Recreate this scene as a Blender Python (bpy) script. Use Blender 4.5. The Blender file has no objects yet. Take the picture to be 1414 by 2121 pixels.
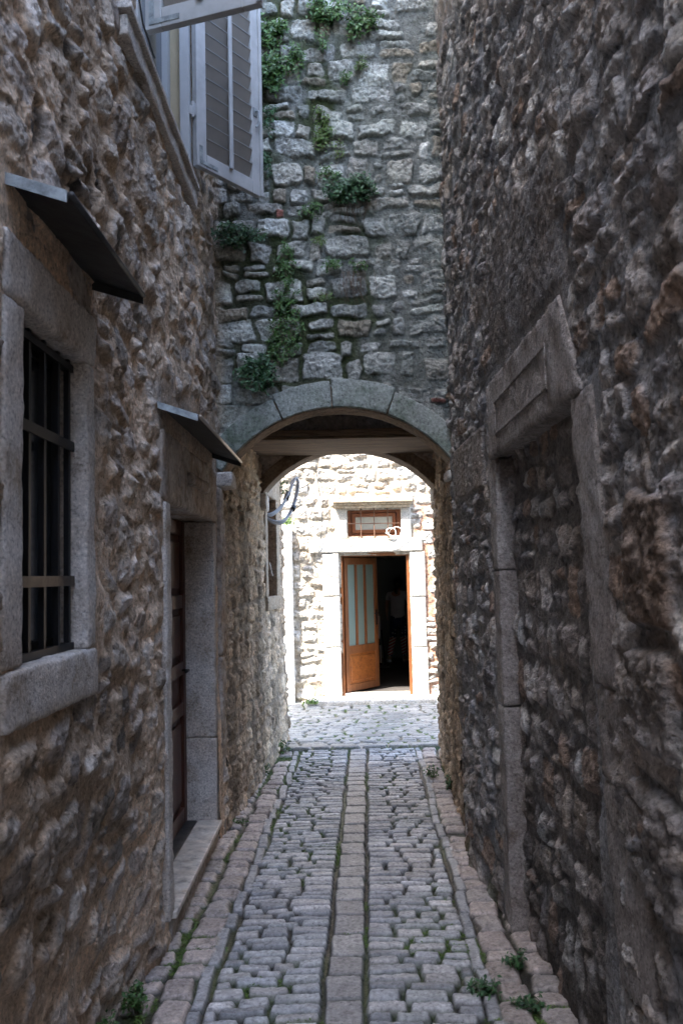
import bpy, math, random
import numpy as np
from mathutils import Vector, Matrix
random.seed(7)
C = bpy.context.scene.collection
PI = math.pi
QUAL = 1.0          # grid density multiplier

# ---------------------------------------------------------------- noise
def _h(ix, iy, seed):
    h = (ix.astype(np.int64) * 374761393 + iy.astype(np.int64) * 668265263 + seed * 974634777) & 0xFFFFFFFF
    h = ((h ^ (h >> 13)) * 1274126177) & 0xFFFFFFFF
    h = ((h ^ (h >> 16)) * 2246822519) & 0xFFFFFFFF
    return ((h ^ (h >> 15)) & 0xFFFFFF) / float(0xFFFFFF)
def vn(x, y, seed):
    ix = np.floor(x); iy = np.floor(y); fx = x - ix; fy = y - iy
    fx = fx * fx * fx * (fx * (fx * 6 - 15) + 10); fy = fy * fy * fy * (fy * (fy * 6 - 15) + 10)
    a = _h(ix, iy, seed); b = _h(ix + 1, iy, seed); c = _h(ix, iy + 1, seed); d = _h(ix + 1, iy + 1, seed)
    return (a * (1 - fx) + b * fx) * (1 - fy) + (c * (1 - fx) + d * fx) * fy
def fbm(x, y, seed, octv=4, gain=.5):
    s = 0; a = 1.; t = 0
    for o in range(octv):
        ca, sa = math.cos(o * .9 + .3), math.sin(o * .9 + .3)
        X = (x * ca - y * sa) * 2 ** o; Y = (x * sa + y * ca) * 2 ** o
        s = s + a * (vn(X + 17.3 * o, Y - 9.1 * o, seed + o) * 2 - 1); t += a; a *= gain
    return s / t * 1.6
def sst(a, b, x):
    t = np.clip((x - a) / (b - a), 0, 1); return t * t * (3 - 2 * t)

# ---------------------------------------------------------------- mesh helpers
def np_mesh(name, V, Q, mat, parent=None, col=None, smooth=True):
    V = np.asarray(V, dtype=np.float32); Q = np.asarray(Q, dtype=np.int32)
    me = bpy.data.meshes.new(name)
    k = Q.shape[1]
    me.vertices.add(len(V)); me.vertices.foreach_set('co', V.ravel())
    me.loops.add(Q.size); me.loops.foreach_set('vertex_index', Q.ravel())
    me.polygons.add(len(Q)); me.polygons.foreach_set('loop_start', np.arange(0, Q.size, k, dtype=np.int32))
    me.polygons.foreach_set('loop_total', np.full(len(Q), k, dtype=np.int32))
    if smooth: me.polygons.foreach_set('use_smooth', np.ones(len(Q), dtype=bool))
    me.update(calc_edges=True)
    if col is not None:
        at = me.color_attributes.new('Col', 'FLOAT_COLOR', 'POINT')
        c4 = np.ones((len(V), 4), dtype=np.float32); c4[:, :3] = col
        at.data.foreach_set('color', c4.ravel())
    me.materials.append(mat)
    o = bpy.data.objects.new(name, me); C.objects.link(o)
    if parent is not None: o.parent = parent
    return o
def pmesh(name, V, F, mat, parent=None, smooth=False):
    me = bpy.data.meshes.new(name); me.from_pydata([tuple(v) for v in V], [], [tuple(f) for f in F]); me.update()
    if smooth: me.polygons.foreach_set('use_smooth', [True] * len(me.polygons))
    me.materials.append(mat)
    o = bpy.data.objects.new(name, me); C.objects.link(o)
    if parent is not None: o.parent = parent
    return o
class MB:
    def __init__(s): s.V = []; s.F = []
    def add(s, V, F):
        n = len(s.V); s.V += [tuple(v) for v in V]; s.F += [tuple(i + n for i in f) for f in F]; return s
    def box(s, x0, x1, y0, y1, z0, z1):
        V = [(x, y, z) for x in (x0, x1) for y in (y0, y1) for z in (z0, z1)]
        return s.add(V, [(0,1,3,2),(4,6,7,5),(0,4,5,1),(2,3,7,6),(0,2,6,4),(1,5,7,3)])
    def bbox(s, x0, x1, y0, y1, z0, z1, r=.004):
        V, F = rbox((x0,x1,y0,y1,z0,z1), r, None, 0); return s.add(V, F)
    def tube(s, pts, rad, n=8, cap=True):
        pts = [Vector(p) for p in pts]; m = len(pts)
        rr = rad if isinstance(rad, (list, tuple)) else [rad] * m
        V = []; F = []; pu = None
        for i, p in enumerate(pts):
            t = (pts[min(i+1, m-1)] - pts[max(i-1, 0)]).normalized()
            if pu is None: pu = t.orthogonal().normalized()
            pu = (pu - t * pu.dot(t)).normalized(); w = t.cross(pu)
            for k in range(n):
                a = 2 * PI * k / n; V.append(p + (pu * math.cos(a) + w * math.sin(a)) * rr[i])
        for i in range(m - 1):
            for k in range(n):
                a = i*n+k; b = i*n+(k+1) % n; F.append((a, b, b+n, a+n))
        if cap: F.append(tuple(range(n))[::-1]); F.append(tuple(range((m-1)*n, m*n)))
        return s.add(V, F)
    def xf(s, M, start=0):
        s.V = s.V[:start] + [tuple(M @ Vector(v)) for v in s.V[start:]]; return s
    def build(s, name, mat, parent=None, smooth=False): return pmesh(name, s.V, s.F, mat, parent, smooth)
def rbox(ext, r=.006, seg=.03, amp=0., seed=1, fn=None):
    """rounded, slightly uneven block; seg None: corner detail only"""
    x0,x1,y0,y1,z0,z1 = ext
    c = np.array([(x0+x1)/2,(y0+y1)/2,(z0+z1)/2]); b = np.array([(x1-x0)/2,(y1-y0)/2,(z1-z0)/2])
    r = min(r, b.min()*.95)
    axs = []
    for i in range(3):
        inner = [-(b[i]-r), b[i]-r]
        if seg:
            n = max(1, int(round((inner[1]-inner[0])/seg))); inner = list(np.linspace(inner[0], inner[1], n+1))
        axs.append(np.array([-b[i], -b[i]+r*.35] + inner + [b[i]-r*.35, b[i]]))
    V = []; F = []; idx = {}
    def vid(p):
        k = (round(p[0],6), round(p[1],6), round(p[2],6))
        if k not in idx: idx[k] = len(V); V.append(p)
        return idx[k]
    for ax in range(3):
        o1, o2 = (ax+1) % 3, (ax+2) % 3
        for sg in (-1, 1):
            A, B = axs[o1], axs[o2]
            g = [[None]*len(B) for _ in A]
            for i, a in enumerate(A):
                for j, bb in enumerate(B):
                    p = [0,0,0]; p[ax] = sg*b[ax]; p[o1] = a; p[o2] = bb; g[i][j] = vid(p)
            for i in range(len(A)-1):
                for j in range(len(B)-1):
                    q = (g[i][j], g[i+1][j], g[i+1][j+1], g[i][j+1]); F.append(q if sg > 0 else q[::-1])
    V = np.array(V, dtype=float); q = np.clip(V, -(b-r), b-r); d = V - q
    L = np.linalg.norm(d, axis=1, keepdims=True); N = d/np.maximum(L, 1e-9)
    V = q + N*r
    if amp:
        W = V + c
        n1 = fbm(W[:,0]*9+W[:,2]*5+3, W[:,1]*9-W[:,2]*6, seed, 4); n2 = fbm(W[:,0]*45+W[:,2]*30, W[:,1]*45-W[:,2]*38+W[:,0]*9, seed+9, 3)
        V = V + N*((n1*.6+n2*.5)*amp)[:, None]
    V = V + c
    if fn is not None: V = np.array([fn(p) for p in V])
    return [tuple(v) for v in V], F
def block(name, ext, mat, parent=None, r=.008, seg=.03, amp=.004, seed=1, fn=None):
    V, F = rbox(ext, r, seg, amp, seed, fn); return pmesh(name, V, F, mat, parent, smooth=True)
def empty(name, loc=(0,0,0)):
    o = bpy.data.objects.new(name, None); C.objects.link(o); o.location = loc; o.empty_display_size = .1
    return o
def tag(o, label, cat, group=None, kind=None):
    if label: o['label'] = label
    if cat: o['category'] = cat
    if group: o['group'] = group
    if kind: o['kind'] = kind
    return o

# ---------------------------------------------------------------- materials
def newmat(name):
    m = bpy.data.materials.new(name); m.use_nodes = True; nt = m.node_tree
    return m, nt, nt.nodes, nt.links, nt.nodes['Principled BSDF']
def noise(nt, vec, scale, detail=6, rough=.6, dist=0):
    n = nt.nodes.new('ShaderNodeTexNoise'); n.inputs['Scale'].default_value = scale
    n.inputs['Detail'].default_value = detail; n.inputs['Roughness'].default_value = rough; n.inputs['Distortion'].default_value = dist
    nt.links.new(vec, n.inputs['Vector']); return n
def ramp(nt, fac, stops):
    r = nt.nodes.new('ShaderNodeValToRGB'); e = r.color_ramp.elements
    while len(e) < len(stops): e.new(.5)
    for i, (p, c) in enumerate(stops):
        e[i].position = p; e[i].color = (c[0], c[1], c[2], 1) if not isinstance(c, (int, float)) else (c, c, c, 1)
    nt.links.new(fac, r.inputs['Fac']); return r
def mixc(nt, a, b, fac, mode='MIX'):
    m = nt.nodes.new('ShaderNodeMix'); m.data_type = 'RGBA'; m.blend_type = mode
    if isinstance(fac, (int, float)): m.inputs[0].default_value = fac
    else: nt.links.new(fac, m.inputs[0])
    for i, s in ((6, a), (7, b)):
        if isinstance(s, tuple): m.inputs[i].default_value = (s[0], s[1], s[2], 1)
        else: nt.links.new(s, m.inputs[i])
    return m.outputs[2]
def bump(nt, hs, dist, strength=1):
    b = nt.nodes.new('ShaderNodeBump'); b.inputs['Strength'].default_value = strength; b.inputs['Distance'].default_value = dist
    nt.links.new(hs, b.inputs['Height']); return b
def stone_mat(name, base=None, rough=.92, var=.35, fine=55., bd=.006, tint=(.9,.8,.7), attr=False, spec=.25, pits=True, stain=None):
    m, nt, N, L, P = newmat(name)
    tc = N.new('ShaderNodeTexCoord'); v = tc.outputs['Object']
    n1 = noise(nt, v, 3.1, 5, .65); n2 = noise(nt, v, fine, 8, .7); n3 = noise(nt, v, fine*.22, 6, .65)
    if attr:
        a = N.new('ShaderNodeAttribute'); a.attribute_name = 'Col'; col = a.outputs['Color']
    else:
        rg = N.new('ShaderNodeRGB'); rg.outputs[0].default_value = (*base, 1); col = rg.outputs[0]
    r1 = ramp(nt, n3.outputs['Fac'], [(.3, 1-var), (.5, 1), (.72, 1+var*.7)])
    col = mixc(nt, col, r1.outputs['Color'], 1., 'MULTIPLY')
    r2 = ramp(nt, n2.outputs['Fac'], [(.37, .38), (.455, .92), (.54, 1.06), (.63, 1.5)])
    col = mixc(nt, col, r2.outputs['Color'], .8, 'MULTIPLY')
    r3 = ramp(nt, n1.outputs['Fac'], [(.38, 0), (.66, 1)])
    col = mixc(nt, col, mixc(nt, col, tint, 1., 'MULTIPLY'), r3.outputs['Color'])
    if stain:
        n4 = noise(nt, v, stain[1], 7, .7, .4); r4 = ramp(nt, n4.outputs['Fac'], [(stain[2], 0), (stain[2]+.14, 1)])
        col = mixc(nt, col, mixc(nt, col, stain[0], 1., 'MULTIPLY'), r4.outputs['Color'])
    L.new(col, P.inputs['Base Color']); P.inputs['Roughness'].default_value = rough
    P.inputs['Specular IOR Level'].default_value = spec
    ad = N.new('ShaderNodeMath'); ad.operation = 'MULTIPLY_ADD'; L.new(n3.outputs['Fac'], ad.inputs[0]); ad.inputs[1].default_value = 1.6
    L.new(n2.outputs['Fac'], ad.inputs[2]); h = ad.outputs[0]
    if pits:
        vo = N.new('ShaderNodeTexVoronoi'); vo.inputs['Scale'].default_value = fine*.9; L.new(v, vo.inputs['Vector'])
        rp = ramp(nt, vo.outputs['Distance'], [(.05, 0), (.3, 1)])
        ad2 = N.new('ShaderNodeMath'); ad2.operation = 'MULTIPLY_ADD'; L.new(rp.outputs['Color'], ad2.inputs[0]); ad2.inputs[1].default_value = .35
        L.new(h, ad2.inputs[2]); h = ad2.outputs[0]
    b = bump(nt, h, bd); L.new(b.outputs['Normal'], P.inputs['Normal'])
    return m
def plain(name, col, rough=.6, metal=0, var=.15, scale=20., bd=.0005, spec=.5, **kw):
    m, nt, N, L, P = newmat(name)
    tc = N.new('ShaderNodeTexCoord'); n = noise(nt, tc.outputs['Object'], scale, 6, .65)
    r = ramp(nt, n.outputs['Fac'], [(.3, 1-var), (.55, 1), (.75, 1+var*.6)])
    L.new(mixc(nt, tuple(col), r.outputs['Color'], 1., 'MULTIPLY'), P.inputs['Base Color'])
    P.inputs['Roughness'].default_value = rough; P.inputs['Metallic'].default_value = metal; P.inputs['Specular IOR Level'].default_value = spec
    b = bump(nt, n.outputs['Fac'], bd); L.new(b.outputs['Normal'], P.inputs['Normal'])
    for k, vv in kw.items(): P.inputs[k.replace('_', ' ')].default_value = vv
    return m
def wood_mat(name, c1, c2, axis='Z', rough=.4, sc=1.):
    m, nt, N, L, P = newmat(name)
    tc = N.new('ShaderNodeTexCoord'); mp = N.new('ShaderNodeMapping'); L.new(tc.outputs['Object'], mp.inputs['Vector'])
    s = [22*sc, 22*sc, 22*sc]; s['XYZ'.index(axis)] = 2.*sc; mp.inputs['Scale'].default_value = s
    n = noise(nt, mp.outputs['Vector'], 2.2, 8, .65, 1.2)
    r = ramp(nt, n.outputs['Fac'], [(.3, c1), (.62, c2)]); L.new(r.outputs['Color'], P.inputs['Base Color'])
    P.inputs['Roughness'].default_value = rough
    b = bump(nt, n.outputs['Fac'], .002, .6); L.new(b.outputs['Normal'], P.inputs['Normal']); return m

M_rub_l = stone_mat('rubble_warm', attr=True, fine=60, bd=.009, tint=(1.0,.92,.84), var=.4)
M_rub_r = stone_mat('rubble_grey', attr=True, fine=60, bd=.012, tint=(1.0,.9,.8), var=.45)
M_block = stone_mat('block_wall', attr=True, fine=48, bd=.014, tint=(.93,.95,.9), var=.4)
M_sun = stone_mat('pale_blocks', attr=True, fine=26, bd=.016, tint=(1,.93,.84), var=.3)
M_cob = stone_mat('cobbles', attr=True, fine=60, bd=.005, tint=(.95,.95,.97), var=.3, rough=.4, spec=.55, pits=False)
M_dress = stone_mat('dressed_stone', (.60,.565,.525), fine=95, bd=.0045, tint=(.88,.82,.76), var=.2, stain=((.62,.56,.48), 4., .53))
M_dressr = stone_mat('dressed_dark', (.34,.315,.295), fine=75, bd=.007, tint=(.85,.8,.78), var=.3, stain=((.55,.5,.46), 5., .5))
M_vous = stone_mat('arch_stone', (.33,.345,.32), fine=55, bd=.005, tint=(.8,.84,.8), var=.22, stain=((.45,.52,.43), 3.2, .5))
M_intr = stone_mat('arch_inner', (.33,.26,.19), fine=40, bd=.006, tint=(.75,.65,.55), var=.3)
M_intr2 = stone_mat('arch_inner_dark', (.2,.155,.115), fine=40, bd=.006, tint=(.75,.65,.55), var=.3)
M_passj = stone_mat('passage_dressed', (.38,.33,.27), fine=50, bd=.006, var=.2)
M_pale = stone_mat('pale_dressed', (.52,.50,.46), fine=60, bd=.006, tint=(1,.95,.88), var=.12, stain=((.82,.74,.62), 7., .58))
M_hood = stone_mat('hood_stone', (.5,.43,.33), fine=40, bd=.004, var=.2)
M_plast = stone_mat('plaster', (.42,.38,.34), fine=30, bd=.003, var=.2, pits=False, stain=((.6,.5,.42), 4, .5))
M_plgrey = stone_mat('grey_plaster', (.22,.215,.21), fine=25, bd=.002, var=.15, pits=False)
M_white = stone_mat('white_plaster', (.78,.77,.75), fine=30, bd=.003, var=.06, pits=False)
M_room = plain('room_wall', (.30,.32,.30), .9, 0, .08, 3)
M_roomfl = wood_mat('room_floor', (.05,.045,.04), (.09,.08,.075), 'X', .5)
M_marble = stone_mat('marble', (.6,.57,.52), rough=.35, fine=14, bd=.0008, var=.14, spec=.5, pits=False, stain=((.75,.66,.55), 6, .56))
M_beam = wood_mat('old_timber', (.07,.045,.028), (.28,.20,.13), 'X', .85, .6)
M_door = wood_mat('door_brown', (.04,.012,.007), (.085,.024,.012), 'Z', .5)
M_oak = wood_mat('varnished_oak', (.11,.037,.013), (.24,.088,.028), 'Z', .42)
M_oakp = wood_mat('varnished_oak_panel', (.14,.04,.012), (.33,.115,.03), 'X', .3, .5)
M_tread = wood_mat('transom_wood', (.17,.055,.02), (.27,.09,.035), 'X', .4)
M_iron = plain('black_iron', (.018,.018,.02), .45, .6, .3)
M_ironw = plain('worn_iron', (.16,.13,.10), .5, .7, .5)
M_rust = plain('rusty_bar', (.2,.11,.07), .7, .3, .4, 60)
M_sheet = plain('grey_sheet', (.06,.06,.06), .55, .4, .6, 11, .004)
M_sheetl = plain('zinc_edge', (.36,.40,.41), .5, .5, .6, 22, .003)
M_rod = plain('galv_rod', (.55,.47,.38), .4, .5, .25, 30)
M_shut = plain('shutter_paint', (.40,.405,.40), .55, 0, .22, 9, .0012)
M_louv = plain('shaded_slats', (.23,.205,.175), .7, 0, .12, 10, .0005)  # darker brown than the paint: shaded, ground-lit slat undersides put into the colour
M_frame = plain('frame_paint', (.42,.43,.43), .5, 0, .1, 8)
M_cream = plain('cream_paint', (.5,.42,.28), .8, 0, .12, 9, .001)
M_dglass = plain('dark_glass', (.035,.045,.055), .12, 0, .3, 3, .0003, .5)
M_gglass = plain('frosted_glass', (.19,.25,.22), .35, 0, .12, 160, .002)
M_cglass = plain('curtain_glass', (.5,.5,.44), .3, 0, .15, 12, .0005)
M_cable = plain('grey_cable', (.46,.47,.50), .45, 0, .1)
M_tape = plain('black_tape', (.02,.02,.022), .5)
M_wcable = plain('white_cable', (.8,.78,.72), .5)
M_bcable = plain('black_cable', (.03,.03,.03), .6)
M_soil = stone_mat('soil', (.045,.04,.03), fine=60, bd=.01, var=.4, pits=False)
M_ground = stone_mat('earth', (.2,.18,.15), fine=5, bd=.02, var=.3, pits=False)
M_roof = stone_mat('render_grey', (.36,.33,.29), fine=8, bd=.006, var=.2, pits=False)
def leaf_mat(name, col, col2):
    m, nt, N, L, P = newmat(name)
    tc = N.new('ShaderNodeTexCoord'); n = noise(nt, tc.outputs['Object'], 28, 2, .5)
    r = ramp(nt, n.outputs['Fac'], [(.35, col), (.65, col2)]); L.new(r.outputs['Color'], P.inputs['Base Color'])
    P.inputs['Roughness'].default_value = .5
    try: P.inputs['Subsurface Weight'].default_value = 0
    except Exception: pass
    return m
M_leaf = leaf_mat('leaf_green', (.03,.078,.018), (.085,.185,.04))
M_leafd = leaf_mat('leaf_dark', (.022,.065,.028), (.06,.15,.05))
M_moss = leaf_mat('moss_green', (.05,.10,.015), (.12,.2,.035))
M_twig = plain('twig', (.12,.08,.05), .8)

# ---------------------------------------------------------------- masonry relief
class Field:
    """height (metres off the plane) and colour of a masonry face on a (u,v) grid"""
    def __init__(s, us, vs, seed):
        s.u = us; s.v = vs; s.seed = seed
        s.U, s.V = np.meshgrid(us, vs)
        s.H = np.zeros_like(s.U); s.C = np.zeros(s.U.shape + (3,)); s.M = np.zeros_like(s.U)
        s.w1 = fbm(s.U*6, s.V*6, seed+1, 3); s.w2 = fbm(s.U*6, s.V*6, seed+2, 3)
        s.f1 = fbm(s.U*14, s.V*14, seed+3, 5, .65); s.f2 = fbm(s.U*42, s.V*42, seed+4, 3, .7); s.rg = random.Random(seed)
    def mortar(s, col, amp=.006, scale=4.):
        n = fbm(s.U*scale, s.V*scale, s.seed+5, 4)
        s.H[:] = n*amp + s.f2*amp*.25
        s.C[:] = np.array(col)*(1+.22*fbm(s.U*3, s.V*3, s.seed+6, 4))[..., None]
    def stone(s, uc, vc, hw, hh, ang=0, prot=.02, rnd=.03, col=(.3,.3,.3), edge=.02, skirt=0., warp=.012, rough=.006, tu=0., tv=0., flat=False, curve=None, facets=0):
        R = math.hypot(hw, hh)+skirt+warp*2+.02
        i0, i1 = np.searchsorted(s.u, (uc-R, uc+R)); j0, j1 = np.searchsorted(s.v, (vc-R, vc+R))
        if i1-i0 < 2 or j1-j0 < 2: return
        sl = (slice(j0, j1), slice(i0, i1))
        du = s.U[sl]-uc+s.w1[sl]*warp; dv = s.V[sl]-vc+s.w2[sl]*warp
        if curve is not None: dv = dv - curve*(1-(du/max(hw, .01))**2)
        ca, sa = math.cos(ang), math.sin(ang)
        pu = du*ca+dv*sa; pv = -du*sa+dv*ca
        r = min(rnd, hw*.95, hh*.95)
        qx = np.abs(pu)-hw+r; qy = np.abs(pv)-hh+r
        d = np.hypot(np.maximum(qx, 0), np.maximum(qy, 0))+np.minimum(np.maximum(qx, qy), 0)-r
        d = d + s.f1[sl]*warp*.3
        t = np.clip((skirt-d)/(edge+skirt), 0, 1); prof = (1-(1-t)**2) if skirt == 0 else t*t*(3-2*t)
        ins = sst(.002, -.012, d)
        h = prot*prof*(1+pu/max(hw,.01)*tu+pv/max(hh,.01)*tv)
        if facets:
            for k in range(facets):
                ph = s.rg.uniform(0, 6.28); R2 = math.hypot(hw*math.cos(ph), hh*math.sin(ph))
                e = pu*math.cos(ph)+pv*math.sin(ph)-R2*s.rg.uniform(.0, .6)
                h = np.minimum(h, prot*s.rg.uniform(.9,1.15)-s.rg.uniform(.25,.6)*np.maximum(e, -.02))
            h = np.maximum(h, -.002)
        h = h+ins*rough*(s.f1[sl]*.8+s.f2[sl]*.6)
        if flat: base = h
        else: base = s.H[sl]*(1-.6*prof)+h
        up = (t > 0) & ((base > s.H[sl]) | (d < -.006))
        s.H[sl] = np.where(up, base, s.H[sl])
        k = (ins*np.where(up, 1, 0))[..., None]
        cc = np.array(col)*(1+.13*s.f1[sl]+.08*s.w1[sl])[..., None]
        s.C[sl] = s.C[sl]*(1-k)+cc*k; s.M[sl] = np.maximum(s.M[sl]*(1-k[..., 0]), k[..., 0])
    def weather(s, amp=.004, a2=.003):
        n = 1-np.abs(fbm(s.U*16, s.V*22, s.seed+31, 4, .6)); n2 = 1-np.abs(fbm(s.U*36, s.V*44, s.seed+32, 3, .7))
        s.H += amp*(n-.6)*2+a2*(n2-.6)*2
    def calm(s, u0, u1, v0, v1, mg=.02, top=.006):
        d = np.maximum(np.maximum(u0-s.U, s.U-u1), np.maximum(v0-s.V, s.V-v1)); m = sst(mg*2, mg*.5, d)
        s.H[:] = s.H*(1-m)+np.minimum(s.H, top)*m
    def tintmask(s, mask, col):
        m = np.clip(mask, 0, 1)[..., None]; s.C[:] = s.C*(1-m)+np.array(col)*m
    def mesh(s, name, O, U, N, mat, parent=None, cut=(), off=None):
        O = np.array(O, float); U = np.array(U, float); N = np.array(N, float)
        P = O+s.U[..., None]*U+s.V[..., None]*np.array([0,0,1.])+s.H[..., None]*N
        if off is not None: P = P+off(s.U, s.V)[..., None]*N
        nv, nu = s.U.shape
        idx = np.arange(nu*nv).reshape(nv, nu)
        Q = np.stack([idx[:-1,:-1], idx[:-1,1:], idx[1:,1:], idx[1:,:-1]], -1)
        keep = np.ones(Q.shape[:2], bool)
        cu = (s.U[:-1,:-1]+s.U[1:,1:])/2; cv = (s.V[:-1,:-1]+s.V[1:,1:])/2
        for f in cut: keep &= ~f(cu, cv)
        Q = Q[keep]
        if np.dot(np.cross(U, [0,0,1]), N) < 0: Q = Q[:, ::-1]
        used = np.unique(Q); remap = np.full(nu*nv, -1, np.int64); remap[used] = np.arange(len(used))
        return np_mesh(name, P.reshape(-1,3)[used], remap[Q], mat, parent, s.C.reshape(-1,3)[used])
def rect(u0, u1, v0, v1): return lambda U, V: (U > u0) & (U < u1) & (V > v0) & (V < v1)
def axis(*segs):
    """segs: (start, end, step)"""
    out = []
    for a, b, st in segs:
        n = max(1, int(round((b-a)/(st/QUAL)))); out.append(np.linspace(a, b, n, endpoint=False))
    out.append(np.array([segs[-1][1]])); return np.concatenate(out)
def courses(rng, u0, u1, v0, v1, hm, hv, wm, wv, jitter=.01, split=.15, drop=0., skip=None, wav=None):
    v = v0; res = []
    while v < v1:
        h = hm*(1+rng.uniform(-hv, hv)); u = u0-rng.uniform(0, wm); ph = rng.uniform(0, 6)
        while u < u1:
            w = wm*(1+rng.uniform(-wv, wv)); uc, vc = u+w/2, v+h/2+rng.uniform(-jitter, jitter)+.35*jitter*math.sin(u*2+ph)
            if rng.random() < drop: pass
            elif rng.random() < split and h > .07:
                k = rng.uniform(.35, .65)
                res.append((uc, v+h*k/2, w/2, h*k/2)); res.append((uc+rng.uniform(-.01,.01), v+h*(k+(1-k)/2), w/2*rng.uniform(.8,1), h*(1-k)/2))
            else: res.append((uc, vc, w/2, h/2*rng.uniform(.86, 1.06)))
            u += w
        v += h
    if skip: res = [r for r in res if not skip(*r)]
    return res
def pick(rng, pal, j=.12):
    c = pal[rng.randrange(len(pal))]; k = 1+rng.uniform(-j, j); return tuple(x*k for x in c)

# ================================================================ LEFT HOUSE
XL, XR = -.80, .72
YA = 5.6                      # plane of the arched wall
house_l = tag(empty('stone_house', (XL-3, 1, 0)), 'rubble stone house on the left of the alley, with barred window and brown door', 'house')
T = lambda o: o
def par(o, p):                # parent while keeping world position
    o.parent = p; o.matrix_parent_inverse = p.matrix_world.inverted() if p.type != 'EMPTY' else Matrix.Translation(p.location).inverted(); return o
rng = random.Random(11)
F = Field(axis((-3,1.7,.06),(1.7,3.4,.0075),(3.4,YA+.02,.010)), axis((-.1,4.9,.0068),(4.9,9.4,.06)), 100)
F.mortar((.66,.52,.39), .014, 5.)
PALL = [(0.591, 0.524, 0.452), (0.651, 0.567, 0.478), (0.473, 0.411, 0.358), (0.532, 0.467, 0.412), (0.739, 0.666, 0.586), (0.591, 0.482, 0.373), (0.399, 0.354, 0.306), (0.68, 0.609, 0.545)]
win_l = (2.05, 2.815, 1.235, 2.45)
dor_l = (3.86, 5.50, 0, 2.27)
def skipl(uc, vc, hw, hh):
    for a, b, c, d in ((win_l[0], win_l[1], win_l[2], 2.58), dor_l, (3.25, 4.75, 3.60, 5.6)):
        if a-.0 < uc < b+.0 and c < vc < d: return True
    return False
for uc, vc, hw, hh in courses(rng, -3, YA, -.05, 9.4, .13, .38, .19, .5, .04, .12, .07, skipl):
    if vc > 5.2 and False: continue
    F.stone(uc, vc, max(.03, hw-.024*rng.uniform(.4,1.5)), max(.022, hh-.022*rng.uniform(.3,1.3)), rng.uniform(-.3,.3), rng.uniform(.008,.030),
            rng.uniform(.02,.06), pick(rng, PALL), edge=rng.uniform(.012,.03), skirt=.018, warp=.020, rough=.006, tu=rng.uniform(-.4,.4), tv=rng.uniform(-.4,.4), facets=2)
# dark sooty hollows high up, smooth old render near the eaves strip
for uc, vc in ((2.33,3.10),(2.54,3.22),(2.49,2.95),(2.52,2.86),(2.61,2.82),(2.27,2.86),(2.76,2.88),(2.9,2.95),(3.1,2.8)):
    m = sst(.075, .03, np.hypot((F.U-uc)*1.2, (F.V-vc)*.75)+.035*F.w1+.01*F.f2); F.H -= m*.02; F.tintmask(m*.85*sst(-.6,.1,F.f2+.3), (.055,.05,.047))
m = sst(.35,-.1, F.V-.25*F.w1)*.55; F.C *= (1-m*.35)[..., None]                          # darker towards the base
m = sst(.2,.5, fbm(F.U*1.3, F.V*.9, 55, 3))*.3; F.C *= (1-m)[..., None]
# smoothed mortar band round the door
m = sst(.16,.0, np.abs(F.U-4.7)-.86+.03*F.w1)*sst(2.62,2.42, F.V+.04*F.w2)*sst(2.2,2.3,F.V); F.H = F.H*(1-m*.85)+.0*m; F.tintmask(m*.7, (.36,.315,.27))
F.weather(.0018,.0016); F.calm(2.02,2.84,1.22,2.60); F.calm(3.84,5.52,.08,2.3); F.calm(3.1,4.78,3.64,5.4)
off_l = lambda U, V: -.10*sst(1.2, .0, V)*sst(4.0, 3.2, U)+.03*sst(1.2,0,V)*sst(5.3,5.6,U)+.015*np.sin(U*2.1)*np.cos(V*1.3)*sst(2.9,3.4,U)*sst(3.9,3.7,U)
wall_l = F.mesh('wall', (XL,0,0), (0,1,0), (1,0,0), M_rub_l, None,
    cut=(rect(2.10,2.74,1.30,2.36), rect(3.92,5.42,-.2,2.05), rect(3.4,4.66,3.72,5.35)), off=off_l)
par(wall_l, house_l)
b = MB(); b.box(-7,-1.14,-3,7.4,-.2,9.4); b.box(-1.14,-.84,-3,7.4,9.25,9.4); b.box(-1.14,-.84,YA+.02,7.4,3.6,9.25); b.box(-1.14,-.80,-3.2,-3,-.2,9.4); b.box(-7,7,-9,-4.5,-.2,4.8)  # final box: unseen wing added behind the camera to darken the near alley
par(b.build('house_body', M_roof), house_l)
# --- barred window
def recess(name, x0, x1, y0, y1, z0, z1, mat, parent, back=True):
    """five inside faces of a hole in a wall of constant x; x0 front, x1 back"""
    V = [(x0,y0,z0),(x0,y1,z0),(x0,y1,z1),(x0,y0,z1),(x1,y0,z0),(x1,y1,z0),(x1,y1,z1),(x1,y0,z1)]
    Fc = [(0,1,5,4),(1,2,6,5),(2,3,7,6),(3,0,4,7)]+([(4,5,6,7)] if back else [])
    return par(pmesh(name, V, Fc, mat), parent)
sur = par(MB().add(*rbox((XL-.17,XL+.014,2.02,2.15,1.392,2.288),.012,.03,.005,3)).build('window_surround', M_dress, smooth=True), house_l)
def sub(o, p): o.parent = p; return o
sub(block('jamb', (XL-.17,XL+.014,2.69,2.775,1.392,2.288), M_dress, None, .012,.03,.005,4), sur)
sub(block('lintel', (XL-.17,XL+.018,2.02,2.785,2.288,2.452), M_dress, None, .014,.03,.006,5), sur)
sub(block('sill', (XL-.17,XL+.020,2.02,2.785,1.245,1.390), M_dress, None, .014,.03,.006,6), sur)
par(block('dirty_panel', (XL-.1,XL-.004,2.06,2.79,2.452,2.60), M_plast, None, .004,.03,.004,7), house_l)
gr = MB()
for y in (2.21, 2.32, 2.44, 2.56, 2.66): gr.box(XL-.05,XL-.034,y-.009,y+.009,1.392,2.286)
for z in (1.402, 2.262): gr.box(XL-.056,XL-.030,2.152,2.688,z-.011,z+.011)
g = par(gr.build('window_grille', M_iron), house_l)
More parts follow.
